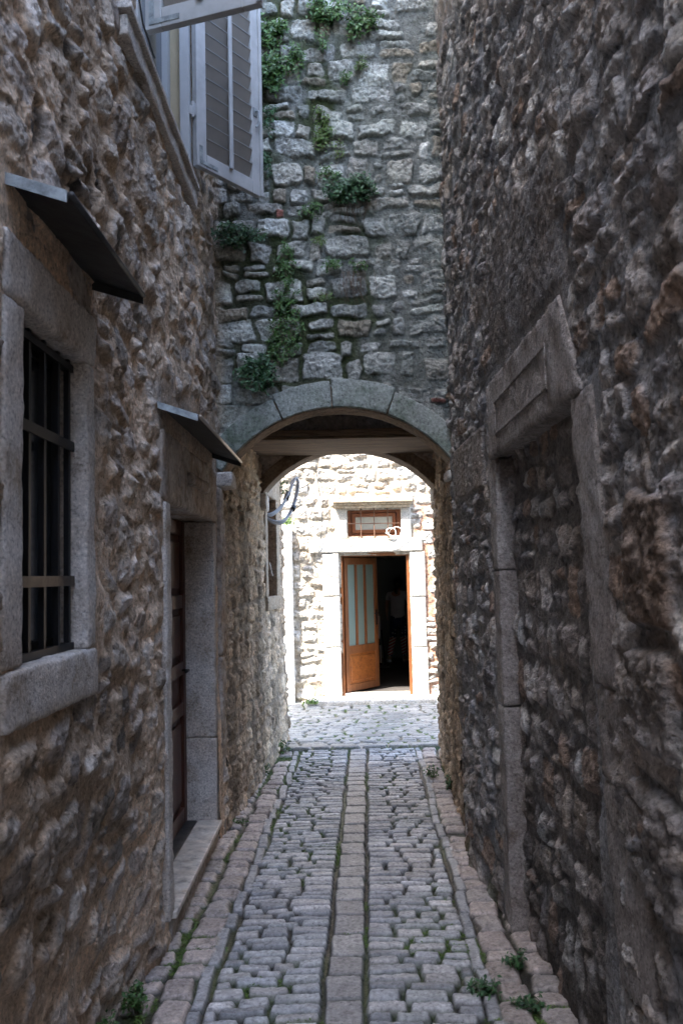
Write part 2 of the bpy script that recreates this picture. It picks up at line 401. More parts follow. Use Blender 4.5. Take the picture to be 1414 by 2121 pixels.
sub(MB().box(XL-.033,XL-.027,2.153,2.687,2.00,2.03).build('crossbar', M_iron), g)
sub(MB().box(XL-.033,XL-.027,2.153,2.687,1.585,1.615).build('crossbar', M_ironw), g)
w = MB()
for e in ((2.15,2.19,1.39,2.29),(2.65,2.69,1.39,2.29),(2.40,2.435,1.39,2.29)): w.box(XL-.105,XL-.075,*e)
w.box(XL-.105,XL-.076,2.19,2.65,1.39,1.43); w.box(XL-.105,XL-.076,2.19,2.65,2.25,2.29)
wf = par(w.build('window', M_iron), house_l)
sub(MB().box(XL-.095,XL-.088,2.19,2.65,1.43,2.25).build('pane', M_dglass), wf)
# --- door
XD = -.985
ds = par(MB().add(*rbox((XD-.03,XL+.02,3.86,3.965,.12,1.945),.012,.03,.006,8)).build('door_surround', M_dress, smooth=True), house_l)
sub(block('jamb', (XD-.03,XL+.004,5.372,5.50,.63,1.945), M_dress, None, .012,.03,.005,9), ds)
sub(block('jamb', (XD-.03,XL+.006,5.372,5.50,.10,.626), M_dress, None, .012,.03,.005,10), ds)
sub(block('lintel', (XD-.03,XL+.012,3.82,5.50,1.948,2.275), M_plast, None, .02,.03,.008,11), ds)
sub(block('corbel', (XL-.02,XL+.045,4.45,5.05,2.08,2.15), M_plast, None, .03,.02,.012,12), ds)
d = MB(); d.box(XD-.03,XD-.012,3.965,5.372,.14,1.945)
door = par(d.build('door', M_door), house_l)
dm = MB()
for y0, y1 in ((3.965,4.05),(4.62,4.72),(5.29,5.372)): dm.bbox(XD-.014,XD+.012,y0,y1,.14,1.945,.006)
for z0, z1 in ((.14,.24),(.78,.86),(1.02,1.10),(1.42,1.5),(1.86,1.945)):
    dm.bbox(XD-.014,XD+.0105,4.05,4.62,z0,z1,.006); dm.bbox(XD-.014,XD+.0105,4.72,5.29,z0,z1,.006)
sub(dm.build('door_frame', M_door, smooth=False), door)
for y0, y1 in ((4.09,4.58),(4.76,5.25)):
    for z0, z1 in ((.28,.74),(1.14,1.38),(1.54,1.82)): sub(MB().bbox(XD-.014,XD+.002,y0,y1,z0,z1,.012).build('door_panel', M_door), door)
sub(MB().tube([(XD+.01,5.25,1.05),(XD+.05,5.25,1.05),(XD+.052,5.14,1.05)],.008,8).build('handle', M_iron, smooth=True), door)
st = par(block('doorstep', (XD-.06,XL+.035,3.93,5.372,.108,.138), M_marble, None, .004,.05,.001,13), house_l)
sub(block('riser', (XD-.06,XL+.010,3.93,5.40,-.05,.107), M_plast, None, .01,.04,.008,14), st)
sub(block('mat', (XD-.01,XD+.075,3.97,5.33,.139,.149), M_sheet, None, .003,.06,.001,15), st)
# --- upper shuttered window
WY0, WY1, WZ = 3.48, 4.60, 3.80
us = par(MB().add(*rbox((XL-.26,XL+.035,3.15,4.74,3.66,3.745),.01,.03,.006,16)).build('upper_sill', M_dress, smooth=True), house_l)
sub(block('ledge', (XL-.2,XL+.055,3.12,4.70,3.748,3.775), M_dress, None, .004,.05,.002,17), us)
recess('window_reveal', XL+.0, XL-.26, WY0-.05, WY1+.03, 3.776, 5.35, M_cream, house_l)
uf = MB()
uf.box(XL-.03,XL+.018,WY1-.02,WY1+.05,3.777,5.3); uf.box(XL-.03,XL+.018,WY0-.09,WY0-.02,3.777,5.3)
uf.box(XL-.14,XL-.09,WY0-.04,WY0+.03,3.777,5.3); uf.box(XL-.14,XL-.09,WY1-.06,WY1+.02,3.777,5.3); uf.box(XL-.14,XL-.091,WY0+.03,WY1-.06,3.777,3.85)
ufo = par(uf.build('upper_window', M_frame), house_l)
sub(MB().box(XL-.13,XL-.12,WY0+.03,WY1-.06,3.85,5.3).build('pane', M_dglass), ufo)
def shutter(p0, p1, z0, z1, label, seed):
    """leaf from hinge p0 to free edge p1 (plan points)"""
    a = Vector((p0[0],p0[1],0)); d = Vector((p1[0]-p0[0],p1[1]-p0[1],0)); W = d.length; ang = math.atan2(d.y, d.x)
    M = Matrix.Translation((p0[0],p0[1],0)) @ Matrix.Rotation(ang, 4, 'Z'); t = .018
    m = MB()
    m.bbox(0,.075,-t,t,z0,z1,.004); m.bbox(W-.075,W,-t,t,z0,z1,.004); m.bbox(.0755,W-.0755,-t,t,z0,z0+.085,.004); m.bbox(.0755,W-.0755,-t,t,z1-.085,z1,.004)
    m.bbox(W-.012,W+.012,-t-.012,-t+.001,z0,z1,.003); m.xf(M)
    o = par(m.build('shutter', M_shut), house_l); o['label'] = label
    s = MB(); e = MB(); n = int((z1-z0-.17)/.088)
    for i in range(n):
        zc = z0+.085+.045+i*.088; k = len(s.V); s.box(.076,W-.076,-.048,.050,-.004,.004)
        Mt = Matrix.Translation((0,0,zc)) @ Matrix.Rotation(math.radians(-69),4,'X'); s.xf(Mt, k)
        k = len(e.V); e.box(.077,W-.077,-.053,-.0482,-.006,.006); e.xf(Mt, k)
    s.xf(M); sub(s.build('louvres', M_louv), o); e.xf(M); sub(e.build('lit_louvre_edges', M_shut), o)  # lighter strips put in as the lit front edges of the slats
    cp = MB(); cp.box(.02,.16,-.0215,-.0178,z0+.018,z0+.040); cp.box(.02,.042,-.0212,-.0178,z0+.0402,z0+.12); cp.xf(M); sub(cp.build('corner_plate', M_sheetl), o)
    r = MB(); r.bbox(W*.5-.014,W*.5+.014,-.034,-.02,z0+.07,z1-.07,.004); r.xf(M); sub(r.build('tilt_rod', M_shut), o)
    h = MB(); zc = z0+.46; h.tube([(W-.045,-.02,zc+.05),(W-.045,-.045,zc+.045),(W-.04,-.05,zc),(W-.045,-.04,zc-.04),(W-.055,-.035,zc-.055)],.007,6); h.box(W-.062,W-.03,-.024,-.0185,zc+.02,zc+.07); h.xf(M)
    sub(h.build('catch', M_sheetl), o)
    hg = MB(); hg.tube([(-.012,0,z0+.27),(-.012,0,z0+.36)],.01,8); hg.box(-.05,-.01,-.004,.004,z0+.28,z0+.33); hg.box(-.01,.0,-.012,.012,z0+.28,z0+.35); hg.xf(M)
    sub(hg.build('hinge', M_shut), o)
    return o
shutter((XL+.04,4.63),(-.45,5.06),3.865,5.25,'louvred shutter leaf folded back, hanging in front of the arched wall',1)
shutter((XL+.04,3.46),(-.27,3.30),3.865,5.25,'nearer shutter leaf, cut off by the top of the picture',2)
# corner bracket on the near leaf's underside face
# thin loose cable along the upper sill
tag(MB().tube([(XL+.03,3.12,4.6),(XL+.035,3.14,4.2),(XL+.05,3.2,3.95),(XL+.058,3.3,3.80),(XL+.060,3.5,3.783)],.004,6).build('wall_cable', M_bcable, smooth=True),
    'thin dark cable running down along the upper window ledge on the left wall', 'cable')

# --- awnings
def awning(y0, y1, za, proj, drop, label):
    r = empty('awning', (XL,(y0+y1)/2,za)); tag(r, label, 'awning')
    xo = XL+proj; m = MB()
    V = [(XL-.01,y0,za),(XL-.01,y1,za),(xo,y1,za-drop),(xo,y0,za-drop)]; V += [(x,y,z+.006) for x,y,z in V]
    m.add(V, [(0,1,2,3),(7,6,5,4),(0,4,5,1),(1,5,6,2),(2,6,7,3),(3,7,4,0)])
    m.add([(XL-.01,y1-.003,za),(xo,y1-.003,za-drop),(xo,y1-.003,za-drop-.028),(XL-.01,y1-.003,za-.028),(XL-.01,y1+.0,za),(xo,y1,za-drop),(xo,y1,za-drop-.028),(XL-.01,y1,za-.028)],[(0,1,2,3),(7,6,5,4),(3,2,6,7)])
    par(m.build('metal_sheet', M_sheet), r)
    f = MB(); f.add([(XL-.01,y0-.004,za+.012),(xo-.01,y0-.004,za-drop+.012),(xo-.01,y0-.004,za-drop-.018),(XL-.01,y0-.004,za-.018),(XL-.01,y0+.02,za+.012),(xo-.01,y0+.02,za-drop+.012),(xo-.01,y0-.001,za-drop-.018),(XL-.01,y0-.001,za-.018)],[(3,2,1,0),(0,1,5,4),(4,5,6,7),(1,2,6,5)])
    par(f.build('edge_flashing', M_sheetl), r)
    par(MB().tube([(xo,y0-.003,za-drop+.002),(xo,y1+.003,za-drop+.002)],.008,8).build('front_rod', M_rod if y0 > 3 else M_sheet, smooth=True), r)
    return r
awning(2.04, 2.80, 2.585, .165, .055, 'dark sheet metal awning over the barred window on the left')
awning(3.80, 5.36, 2.375, .185, .065, 'grey sheet metal awning with a rod edge, over the brown door on the left')

# ================================================================ RIGHT HOUSE
house_r = tag(empty('stone_house', (XR+3, 1, 0)), 'dark rubble stone house on the right, with a walled-up doorway', 'house')
rng = random.Random(23)
F = Field(axis((-3,1.5,.06),(1.5,3.4,.0075),(3.4,YA+.02,.010)), axis((-.1,4.9,.0068),(4.9,5.7,.06)), 200)
F.mortar((.29,.295,.305), .010, 6.)
PALR = [(0.401, 0.388, 0.377), (0.324, 0.305, 0.298), (0.48, 0.47, 0.461), (0.346, 0.323, 0.304), (0.413, 0.388, 0.365), (0.558, 0.564, 0.559), (0.346, 0.276, 0.231), (0.29, 0.282, 0.285)]
BD = (2.62, 4.0, 0, 2.125)
def skipr(uc, vc, hw, hh):
    if 2.40 < uc < 4.13 and vc < 2.10 or 2.66 < uc < 4.13 and vc < 2.49: return True
    if 2.7 < uc < 4.0 and 2.49 < vc < 3.0: return True
    if 4.25 < uc < 5.3 and 2.03 < vc < 2.33: return True
    if 1.9 < uc < 2.6 and vc < 1.2: return rng.random() < .0
    return False
big = courses(rng, -3, 2.36, -.05, 5.7, .16, .35, .20, .5, .04, .25, .02, skipr)
sml = courses(rng, 2.36, YA, -.05, 5.7, .135, .4, .20, .5, .04, .2, .03, skipr)
for L_, big_ in ((big, 1), (sml, 0)):
    for uc, vc, hw, hh in L_:
        F.stone(uc, vc, max(.025, hw-.016*rng.uniform(.2,1.5)), max(.02, hh-.016*rng.uniform(.2,1.4)), rng.uniform(-.2,.2), rng.uniform(.008,.024)*(.9 if big_ else 1),
                rng.uniform(.02,.06), pick(rng, PALR, .2), edge=rng.uniform(.008,.016), skirt=.0, warp=.016, rough=.009 if big_ else .008, tu=rng.uniform(-.4,.4), tv=rng.uniform(-.4,.4), facets=3)
F.stone(4.8, 2.18, .53, .155, .02, .02, .02, (.32,.29,.265), .012, 0, .004, .003, flat=True)        # dressed block beside the arch
for vc, hh, uc, hw in ((.95,.13,2.00,.12),(1.62,.16,2.02,.15),(1.29,.12,2.04,.14)):
    F.stone(uc, vc, hw, hh, rng.uniform(-.06,.06), .03, .04, (.24,.19,.155) if hh > .15 else (.27,.25,.235), .02, 0, .012, .007)
# grey render smeared above the lintel
m = sst(.08,-.05, np.maximum(np.abs(F.U-3.35)-.62, np.abs(F.V-2.78-.12*(F.U-3.3))-.27)+.05*F.w1)
F.H = F.H*(1-m*.9)+.012*m+.004*m*F.w2; F.tintmask(m*.85, (.19,.175,.165))
F.tintmask(m*sst(.1,.6,fbm(F.U*3,F.V*1.2,77,3))*.7, (.30,.30,.31))
m = sst(.3,.0, F.V-.12*F.w1)*sst(2.6,3.4,F.U)*.6; F.tintmask(m*sst(-.2,.5,F.w2), (.10,.12,.06))
F.weather(.0028,.0022); F.calm(2.36,4.14,-.1,2.12,top=.003); F.calm(2.62,4.14,2.0,2.5,top=.003)
off_r = lambda U, V: .055*np.exp(-((U-4.8)/.40)**2)*sst(1.1,.0,V)-.03*sst(1.,0,V)*sst(5.2,5.6,U)-.04*sst(5.,5.6,U)*0
wall_r = F.mesh('wall', (XR,0,0), (0,1,0), (-1,0,0), M_rub_r, None, cut=(rect(2.55,4.05,-.2,2.2),), off=off_r)
par(wall_r, house_r)
b = MB(); b.box(1.02,7,-3,5.58,-.2,5.7); b.box(.76,1.02,-3,5.58,5.55,5.7); b.box(.72,1.02,-3.2,-3,-.2,5.7)
par(b.build('house_body', M_roof), house_r)
# blocked doorway
F = Field(axis((2.30,4.1,.011)), axis((-.1,2.3,.008)), 300)
F.mortar((.20,.19,.185), .012, 5.)
for uc, vc, hw, hh in courses(rng, 2.3, 4.1, -.05, 2.3, .17, .3, .15, .45, .02, .12, .04):
    F.stone(uc, vc, max(.02,hw-.016), max(.02,hh-.018), rng.uniform(-.12,.12), rng.uniform(.008,.024), rng.uniform(.02,.04), pick(rng, PALR, .2), .018, .004, .014, .009, facets=2, tu=rng.uniform(-.5,.5), tv=rng.uniform(-.5,.5))
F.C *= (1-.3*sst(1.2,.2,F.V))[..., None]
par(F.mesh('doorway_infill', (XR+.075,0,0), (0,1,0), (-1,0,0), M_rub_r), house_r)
def lean(p):                       # the near jamb stands out of plumb
    k = max(0, 2.2-p[2])/2.2; return (p[0], p[1]-.36*k, p[2])
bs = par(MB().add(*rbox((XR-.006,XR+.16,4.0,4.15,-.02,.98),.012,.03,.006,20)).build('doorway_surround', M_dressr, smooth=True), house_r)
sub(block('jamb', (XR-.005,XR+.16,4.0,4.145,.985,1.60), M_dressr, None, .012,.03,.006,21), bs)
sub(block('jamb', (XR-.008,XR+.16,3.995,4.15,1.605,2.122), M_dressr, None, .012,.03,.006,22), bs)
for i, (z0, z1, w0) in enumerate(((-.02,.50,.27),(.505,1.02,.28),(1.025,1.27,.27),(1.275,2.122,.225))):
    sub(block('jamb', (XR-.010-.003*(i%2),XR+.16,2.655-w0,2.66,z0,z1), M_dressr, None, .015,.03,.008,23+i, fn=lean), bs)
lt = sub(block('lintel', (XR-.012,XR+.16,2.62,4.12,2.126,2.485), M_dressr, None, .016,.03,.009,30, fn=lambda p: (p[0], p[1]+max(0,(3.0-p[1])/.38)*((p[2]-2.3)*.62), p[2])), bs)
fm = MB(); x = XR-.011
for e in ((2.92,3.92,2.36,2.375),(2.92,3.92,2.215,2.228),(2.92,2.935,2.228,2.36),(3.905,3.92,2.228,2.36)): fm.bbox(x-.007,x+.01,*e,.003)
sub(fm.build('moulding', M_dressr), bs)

# ================================================================ ARCHED HOUSE OVER THE ALLEY
house_a = tag(empty('arched_house', (0, 7, 0)), 'stone house bridging the alley on a low arch, with weeds growing in its wall', 'house')
rng = random.Random(5)
CXA, CZA, RA = -.008, 1.778, .912
F = Field(axis((-.98,.86,.0065)), axis((2.2,5.7,.0065),(5.7,7.6,.04)), 400)
F.mortar((.22,.22,.21), .009, 5.)
PALA_ = [(.36,.36,.33),(.42,.41,.39),(.31,.31,.28),(.38,.35,.31),(.34,.33,.31),(.46,.45,.43),(.33,.28,.22),(.29,.30,.27)]
PALA = [(.46,.45,.43),(.54,.53,.51),(.38,.37,.35),(.44,.41,.38),(.42,.41,.40),(.60,.59,.58),(.36,.31,.26),(.36,.36,.35)]
for uc, vc, hw, hh in courses(rng, -.95, .86, 2.25, 7.6, .145, .36, .20, .5, .02, .16, .015):
    right = uc > .15 and rng.random() < .35
    F.stone(uc, vc, max(.03,hw-rng.uniform(.003,.018)-(.015 if right else 0)), max(.025,hh-rng.uniform(.003,.014)-(.012 if right else 0)), rng.uniform(-.08,.08), rng.uniform(.014,.034)*(.8 if right else 1),
            rng.uniform(.010,.03), pick(rng, PALA, .18), .013, .0, .022, .013, tu=rng.uniform(-.35,.35), tv=rng.uniform(-.35,.35), facets=2)
F.H -= (1-F.M)*.006*sst(.45,.0,F.U); F.weather(.0015,.002)
r_ = np.hypot(F.U-CXA, F.V-CZA); m_ = sst(1.14,1.09,r_); F.H = F.H*(1-m_)+np.minimum(F.H,.008)*m_
F.stone(.66, 2.72, .055, .018, 0, .02, .01, (.30,.10,.08), .01)
F.stone(-.35, 3.99, .03, .035, 0, .02, .01, (.27,.11,.09), .01)
# algae and moss: grows in the joints and runs down
g = fbm(F.U*2.2, F.V*1.1, 61, 4)+.25
inv = 1-F.M
F.tintmask(np.clip(inv*sst(-.1,.4,g)*.85,0,1)*sst(.45,.05,F.U+.1*F.w1), (.055,.06,.03))
for cu, cv, ru, rv in ((-.12,4.62,.13,.42),(-.40,5.25,.14,.3),(.0,5.4,.3,.2),(-.42,4.7,.14,.4),(.1,3.4,.18,.2),(-.5,3.6,.2,.15),(-.08,4.9,.12,.5),(-.20,3.25,.1,.45),(.02,3.1,.12,.35),(-.45,2.9,.2,.15),(.05,3.95,.3,.2),(-.35,3.75,.12,.5),(-.2,2.93,.35,.07)):
    m = sst(1.15,.3, np.hypot((F.U-cu)/ru,(F.V-cv)/rv)+.5*F.w1); F.tintmask(m*(.12+.75*inv), (.05,.062,.025))
m = sst(.5,.75,F.U+.06*F.w1); F.tintmask(m*.35*(.4+inv), (.23,.25,.25))
m = sst(-.72,-.80, F.U+.025*F.w1+.01*F.w2); F.tintmask(m*.8, (.40,.31,.24)); F.H = F.H*(1-.8*m)+.015*m   # earthy corner mortar
F.C *= (1-.28*sst(.0,.6,fbm(F.U*1.1,F.V*.8,63,3)))[..., None]*np.array([.97,1.,.96])
arc_out = lambda U, V: np.hypot(U-CXA, V-CZA) < 1.045
fw = F.mesh('front_wall', (0,YA,0), (1,0,0), (0,-1,0), M_block, None, cut=(arc_out, lambda U,V: (V < 2.27)))
par(fw, house_a)
# voussoirs, polar blocks: theta measured from +x
def vous(t0, t1, r0, r1, y0, y1, seed, mat, name='voussoir', cx=CXA, cz=CZA):
    tm = (t0+t1)/2; rm = r0
    ext = (-(t1-t0)/2*rm, (t1-t0)/2*rm, y0, y1, r0, r1)
    def fn(p):
        t = tm-p[0]/rm; rr = p[2]; return (cx+rr*math.cos(t), p[1], cz+rr*math.sin(t))
    return block(name, ext, mat, None, .007, .03, .004, seed, fn)
tr = lambda x: math.acos((x-CXA)/RA)
gap = .009
ts = [math.pi*.1855, tr(.31), tr(-.045), tr(-.37), math.pi*.8145]
outs = [1.062, 1.095, 1.085, 1.062]
for i in range(4):
    par(vous(ts[i]+gap/2, ts[i+1]-gap/2, RA, outs[i], YA-.022-.004*(i%2), YA+.02, 40+i, M_vous), house_a)
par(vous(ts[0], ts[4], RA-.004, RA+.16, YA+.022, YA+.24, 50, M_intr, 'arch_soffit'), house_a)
# mortar filling between arch ring and wall sheet (behind)
def archwall(name, y, mat, r, cz, cx, hw0, hw1, zt, th):
    n = 40; V = []; Fc = []
    t0 = math.asin(max(-1,(2.26-cz)/r)) if 2.26 > cz else 0
    for k in range(n+1):
        t = t0+(PI-2*t0)*k/n; V.append((cx+r*math.cos(t), y, cz+r*math.sin(t)))
    for k in range(n+1):
        t = t0+(PI-2*t0)*k/n; x = cx+r*math.cos(t)*1.3; x = max(hw0, min(hw1, x)); V.append((x, y, zt))
    V += [(a, b_+th, c) for a, b_, c in V]; m = 2*(n+1)
    for k in range(n):
        Fc.append((k,k+1,n+1+k+1,n+1+k)); Fc.append((m+k,m+n+1+k,m+n+2+k,m+k+1)); Fc.append((k,m+k,m+k+1,k+1))
    o = pmesh(name, V, Fc, mat); return o
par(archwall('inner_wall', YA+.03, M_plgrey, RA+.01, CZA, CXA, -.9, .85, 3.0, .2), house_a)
for x0, x1, y0, y1 in ((-.84,-.70,YA-.03,YA+.22),(.69,.80,YA-.03,YA+.2)):
    par(block('corbel', (x0,x1,y0,y1,2.185 if x0 < 0 else 2.20,2.278 if x0 < 0 else 2.262), M_dress, None, .015,.03,.006,int(x0*10)+70), house_a)
# passage: plastered ceiling, timber slab, rear arch
m = MB(); m.box(-.92,.95,YA+.24,6.38,2.95,3.05); m.box(-.92,.95,6.36,6.42,2.665,2.95)
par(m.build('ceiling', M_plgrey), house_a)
sl = par(block('timber_ceiling', (-.92,.95,6.37,7.30,2.612,2.66), M_beam, None, .006,.06,.004,61), house_a)
sub(block('fascia', (-.9,.93,6.335,6.368,2.622,2.668), M_beam, None, .006,.05,.004,62), sl)
sub(block('fascia', (-.9,.93,6.35,6.40,2.60,2.6195), M_beam, None, .006,.05,.003,63), sl)
RC, CX2 = .93, .075; CZ2 = 2.665-RC
par(archwall('rear_wall', 7.32, M_plast, RC+.006, CZ2, CX2, -.9, .98, 3.2, .26), house_a)
a2 = math.acos(.745/RC)
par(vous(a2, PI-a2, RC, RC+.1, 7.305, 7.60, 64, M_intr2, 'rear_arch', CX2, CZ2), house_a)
par(block('corbel', (-.74,-.628,7.29,7.58,2.16,2.30), M_dress, None, .02,.03,.006,65), house_a)
par(block('corbel', (.775,.88,7.29,7.58,2.21,2.32), M_dress, None, .02,.03,.006,66), house_a)
# side walls of the passage
rng = random.Random(31)
PALP = [(0.554, 0.442, 0.327), (0.634, 0.505, 0.372), (0.462, 0.366, 0.268), (0.581, 0.468, 0.361), (0.422, 0.341, 0.256), (0.686, 0.568, 0.431)]
def passage_wall(name, p0, p1, nrm, seed, cut, label, top=3.7, offs=None):
    L_ = math.hypot(p1[0]-p0[0], p1[1]-p0[1]); U_ = ((p1[0]-p0[0])/L_, (p1[1]-p0[1])/L_, 0)
    F = Field(axis((0,L_,.011)), axis((-.25,top,.009)), seed); F.mortar((.36,.30,.24), .010, 6.)
    for uc, vc, hw, hh in courses(rng, 0, L_, -.2, top, .13, .35, .16, .45, .02, .15, .03):
        F.stone(uc, vc, max(.02,hw-.010), max(.02,hh-.010), rng.uniform(-.08,.08), rng.uniform(.006,.020), rng.uniform(.01,.03), pick(rng, PALP, .15), .012, .002, .012, .011, facets=1, tu=rng.uniform(-.4,.4), tv=rng.uniform(-.4,.4))
    m = sst(.1,.6,fbm(F.U*5,F.V*1.1,seed+70,4)); F.C *= (1-.45*m)[..., None]
    o = F.mesh(name, (p0[0],p0[1],0), U_, nrm, M_rub_l, None, cut=cut, off=offs); par(o, house_a); return L_, U_
PL0, PL1 = (-.80,5.62), (-.595,8.62)
passage_wall('side_wall', PL0, PL1, (1,-.068,0), 500, (rect(1.93,2.52,1.40,2.36),), '', offs=lambda U,V: .03*sst(1.2,0,V))
passage_wall('side_wall', (.73,5.60), (.822,7.74), (-1,.043,0), 520, (), '')
par(block('quoin', (-.93,-.772,5.525,5.70,-.05,1.1), M_plast, None, .02,.03,.014,101), house_a)
par(block('quoin', (-.93,-.770,5.52,5.70,1.103,2.18), M_plast, None, .02,.03,.014,102), house_a)
# street side of the arched house and its upper storeys
m = MB(); m.box(-7,-.86,7.4,8.60,-.25,3.7) if False else None
m = MB()
m.box(-7,-1.15,7.4,8.60,-.25,7.6); m.box(-1.15,-.62,8.56,8.60,-.25,1.2); m.box(-1.15,-.62,8.56,8.60,1.2,7.6); m.box(-1.15,-.66,YA+.3,8.56,3.7,7.6)
m.box(.87,7,5.58,7.72,-.25,7.6); m.box(.84,.87,7.68,7.72,-.25,7.6); m.box(-.66,.87,YA+.3,7.6,3.06,7.6)
par(m.build('upper_storey', M_roof), house_a)
# window in the passage wall
def pw(s, dx): # point on the passage wall: s along, dx into the house
    ux, uy = (PL1[0]-PL0[0])/3.007, (PL1[1]-PL0[1])/3.007
    return (PL0[0]+ux*s-uy*dx, PL0[1]+uy*s+ux*dx)
def pfn(p): a, b_ = pw(p[1], -p[0]); return (a, b_, p[2])
pwin = par(block('passage_window', (-.1,.022,1.83,1.955,1.42,2.30), M_passj, None, .01,.03,.005,71, fn=pfn), house_a)
sub(block('jamb', (-.1,.024,2.47,2.66,1.42,2.30), M_passj, None, .01,.03,.005,72, fn=pfn), pwin)
sub(block('lintel', (-.1,.026,1.80,2.72,2.302,2.52), M_passj, None, .01,.03,.005,73, fn=pfn), pwin)
sub(block('sill', (-.1,.03,1.85,2.62,1.30,1.418), M_passj, None, .01,.03,.005,74, fn=pfn), pwin)
V = [pfn(p) for p in [(-.1,1.93,1.35),(-.1,2.5,1.35),(-.1,2.5,2.4),(-.1,1.93,2.4),(-.085,1.93,1.35),(-.085,2.5,1.35),(-.085,2.5,2.4),(-.085,1.93,2.4)]]
sub(pmesh('shutter_board', V, [(4,5,6,7),(0,3,2,1)], M_door), pwin)
# thin hanging strap at that window
q = pw(1.97, -.03); tag(MB().tube([(q[0],q[1],1.72),(q[0]+.012,q[1]-.01,1.66),(q[0]+.028,q[1]-.02,1.60)],.004,6).build('wire_end', M_wcable), 'short white wire end sticking out of the narrow passage window', 'wire')

# ================================================================ FAR HOUSE
YF = 12.06; ZF = -.14
house_f = tag(empty('stone_house', (0.4, YF+2, ZF)), 'sunlit pale stone house at the end of the alley, with an open orange wooden door', 'house')
rng = random.Random(41)
F = Field(axis((-4,-1.2,.05),(-1.2,1.6,.011),(1.6,4,.05)), axis((-.3,3.4,.011),(3.4,7,.06)), 600)
F.mortar((.47,.43,.37), .010, 5.)
PALF = [(.52,.49,.45),(.57,.55,.51),(.48,.45,.40),(.55,.51,.46),(.60,.58,.55),(.52,.46,.40)]
def skipf(uc, vc, hw, hh):
    return (-.28 < uc < 1.13 and vc < 1.9) or (-.44 < uc < 1.1 and 1.9 < vc < 2.08) or (-.05 < uc < .93 and 2.08 < vc < 2.6)
for uc, vc, hw, hh in courses(rng, -4, 4, -.25, 7, .165, .35, .23, .45, .02, .15, .03, skipf):
    F.stone(uc, vc, max(.03,hw-.016), max(.03,hh-.014), rng.uniform(-.05,.05), rng.uniform(.016,.034), rng.uniform(.015,.04), pick(rng, PALF, .08), .022, 0, .016, .014, tu=rng.uniform(-.25,.25), tv=rng.uniform(-.25,.25), facets=1)
m = sst(.97,1.03,F.U)*sst(2.9,2.3,F.V); F.tintmask(m*(1-F.M)*.7, (.42,.2,.12))          # reddish pointing right of the door
wf = F.mesh('wall', (0,YF,0), (1,0,0), (0,-1,0), M_sun, None, cut=(rect(-.03,.92,-.3,1.86), rect(.08,.82,2.12,2.49)))
par(wf, house_f)
b = MB(); b.box(-4,-1.75,YF+.45,19,-.3,7); b.box(2.85,4,YF+.45,19,-.3,7); b.box(-1.75,2.85,17.5,19,-.3,7); b.box(-1.75,2.85,YF+.45,17.5,2.62,7); b.box(-4,4,YF+.2,YF+.45,2.62,7)
par(b.build('house_body', M_roof), house_f)
sd = par(MB().add(*rbox((-.28,-.05,YF-.05,YF+.13,-.10,.60),.014,.04,.006,80)).build('door_surround', M_pale, smooth=True), house_f)
for e, s_ in (((-.275,-.05,YF-.048,YF+.13,.604,1.30),81),((-.28,-.052,YF-.052,YF+.13,1.304,1.895),82),((.925,1.14,YF-.05,YF+.13,-.10,.58),83),((.925,1.13,YF-.046,YF+.13,.584,1.27),84),((.925,1.135,YF-.05,YF+.13,1.274,1.895),85)):
    sub(block('jamb', e, M_pale, None, .014,.04,.006,s_), sd)
sub(block('lintel', (-.46,1.105,YF-.06,YF+.13,1.899,2.085), M_pale, None, .016,.04,.007,86), sd)
stp = par(block('doorstep', (-.52,1.2,YF-.42,YF+.15,-.28,-.062), M_pale, None, .03,.04,.012,87), house_f)
# transom window
tw = par(MB().add(*rbox((-.09,.072,YF-.045,YF+.12,2.087,2.51),.012,.04,.005,88)).build('transom_surround', M_pale, smooth=True), house_f)
sub(block('jamb', (.822,.96,YF-.045,YF+.12,2.087,2.51), M_pale, None, .012,.04,.005,89), tw)
h = MB(); h.add(*rbox((-.09,.955,YF-.10,YF+.1,2.512,2.55),.006,.05,.003,90)); h.add(*rbox((-.105,.97,YF-.125,YF+.1,2.553,2.58),.008,.05,.003,91)); h.add(*rbox((-.12,.985,YF-.15,YF+.1,2.583,2.63),.008,.05,.003,92))
sub(h.build('hood', M_hood, smooth=True), tw)
f = MB()
for e in ((.072,.125,2.088,2.508),(.77,.822,2.088,2.508)): f.bbox(e[0],e[1],YF+.06,YF+.11,e[2],e[3],.003)
f.bbox(.126,.769,YF+.061,YF+.11,2.455,2.508,.003); f.bbox(.126,.769,YF+.061,YF+.11,2.088,2.15,.003)
for e in ((.145,.19,2.17,2.44),(.705,.75,2.17,2.44)): f.bbox(e[0],e[1],YF+.045,YF+.09,e[2],e[3],.003)
f.bbox(.191,.704,YF+.046,YF+.09,2.395,2.44,.003); f.bbox(.191,.704,YF+.046,YF+.09,2.17,2.215,.003); f.box(.12,.775,YF+.092,YF+.1,2.145,2.46)
twn = par(f.build('transom_window', M_tread), house_f)
sub(MB().box(.19,.705,YF+.07,YF+.078,2.215,2.395).build('pane', M_cglass), twn)
gb = MB()
for x in (.265,.45,.64): gb.tube([(x,YF-.01,2.087),(x,YF-.01,2.511)],.007,6)
gb.tube([(.072,YF-.018,2.30),(.822,YF-.018,2.295)],.007,6)
par(gb.build('window_grille', M_rust), house_f)
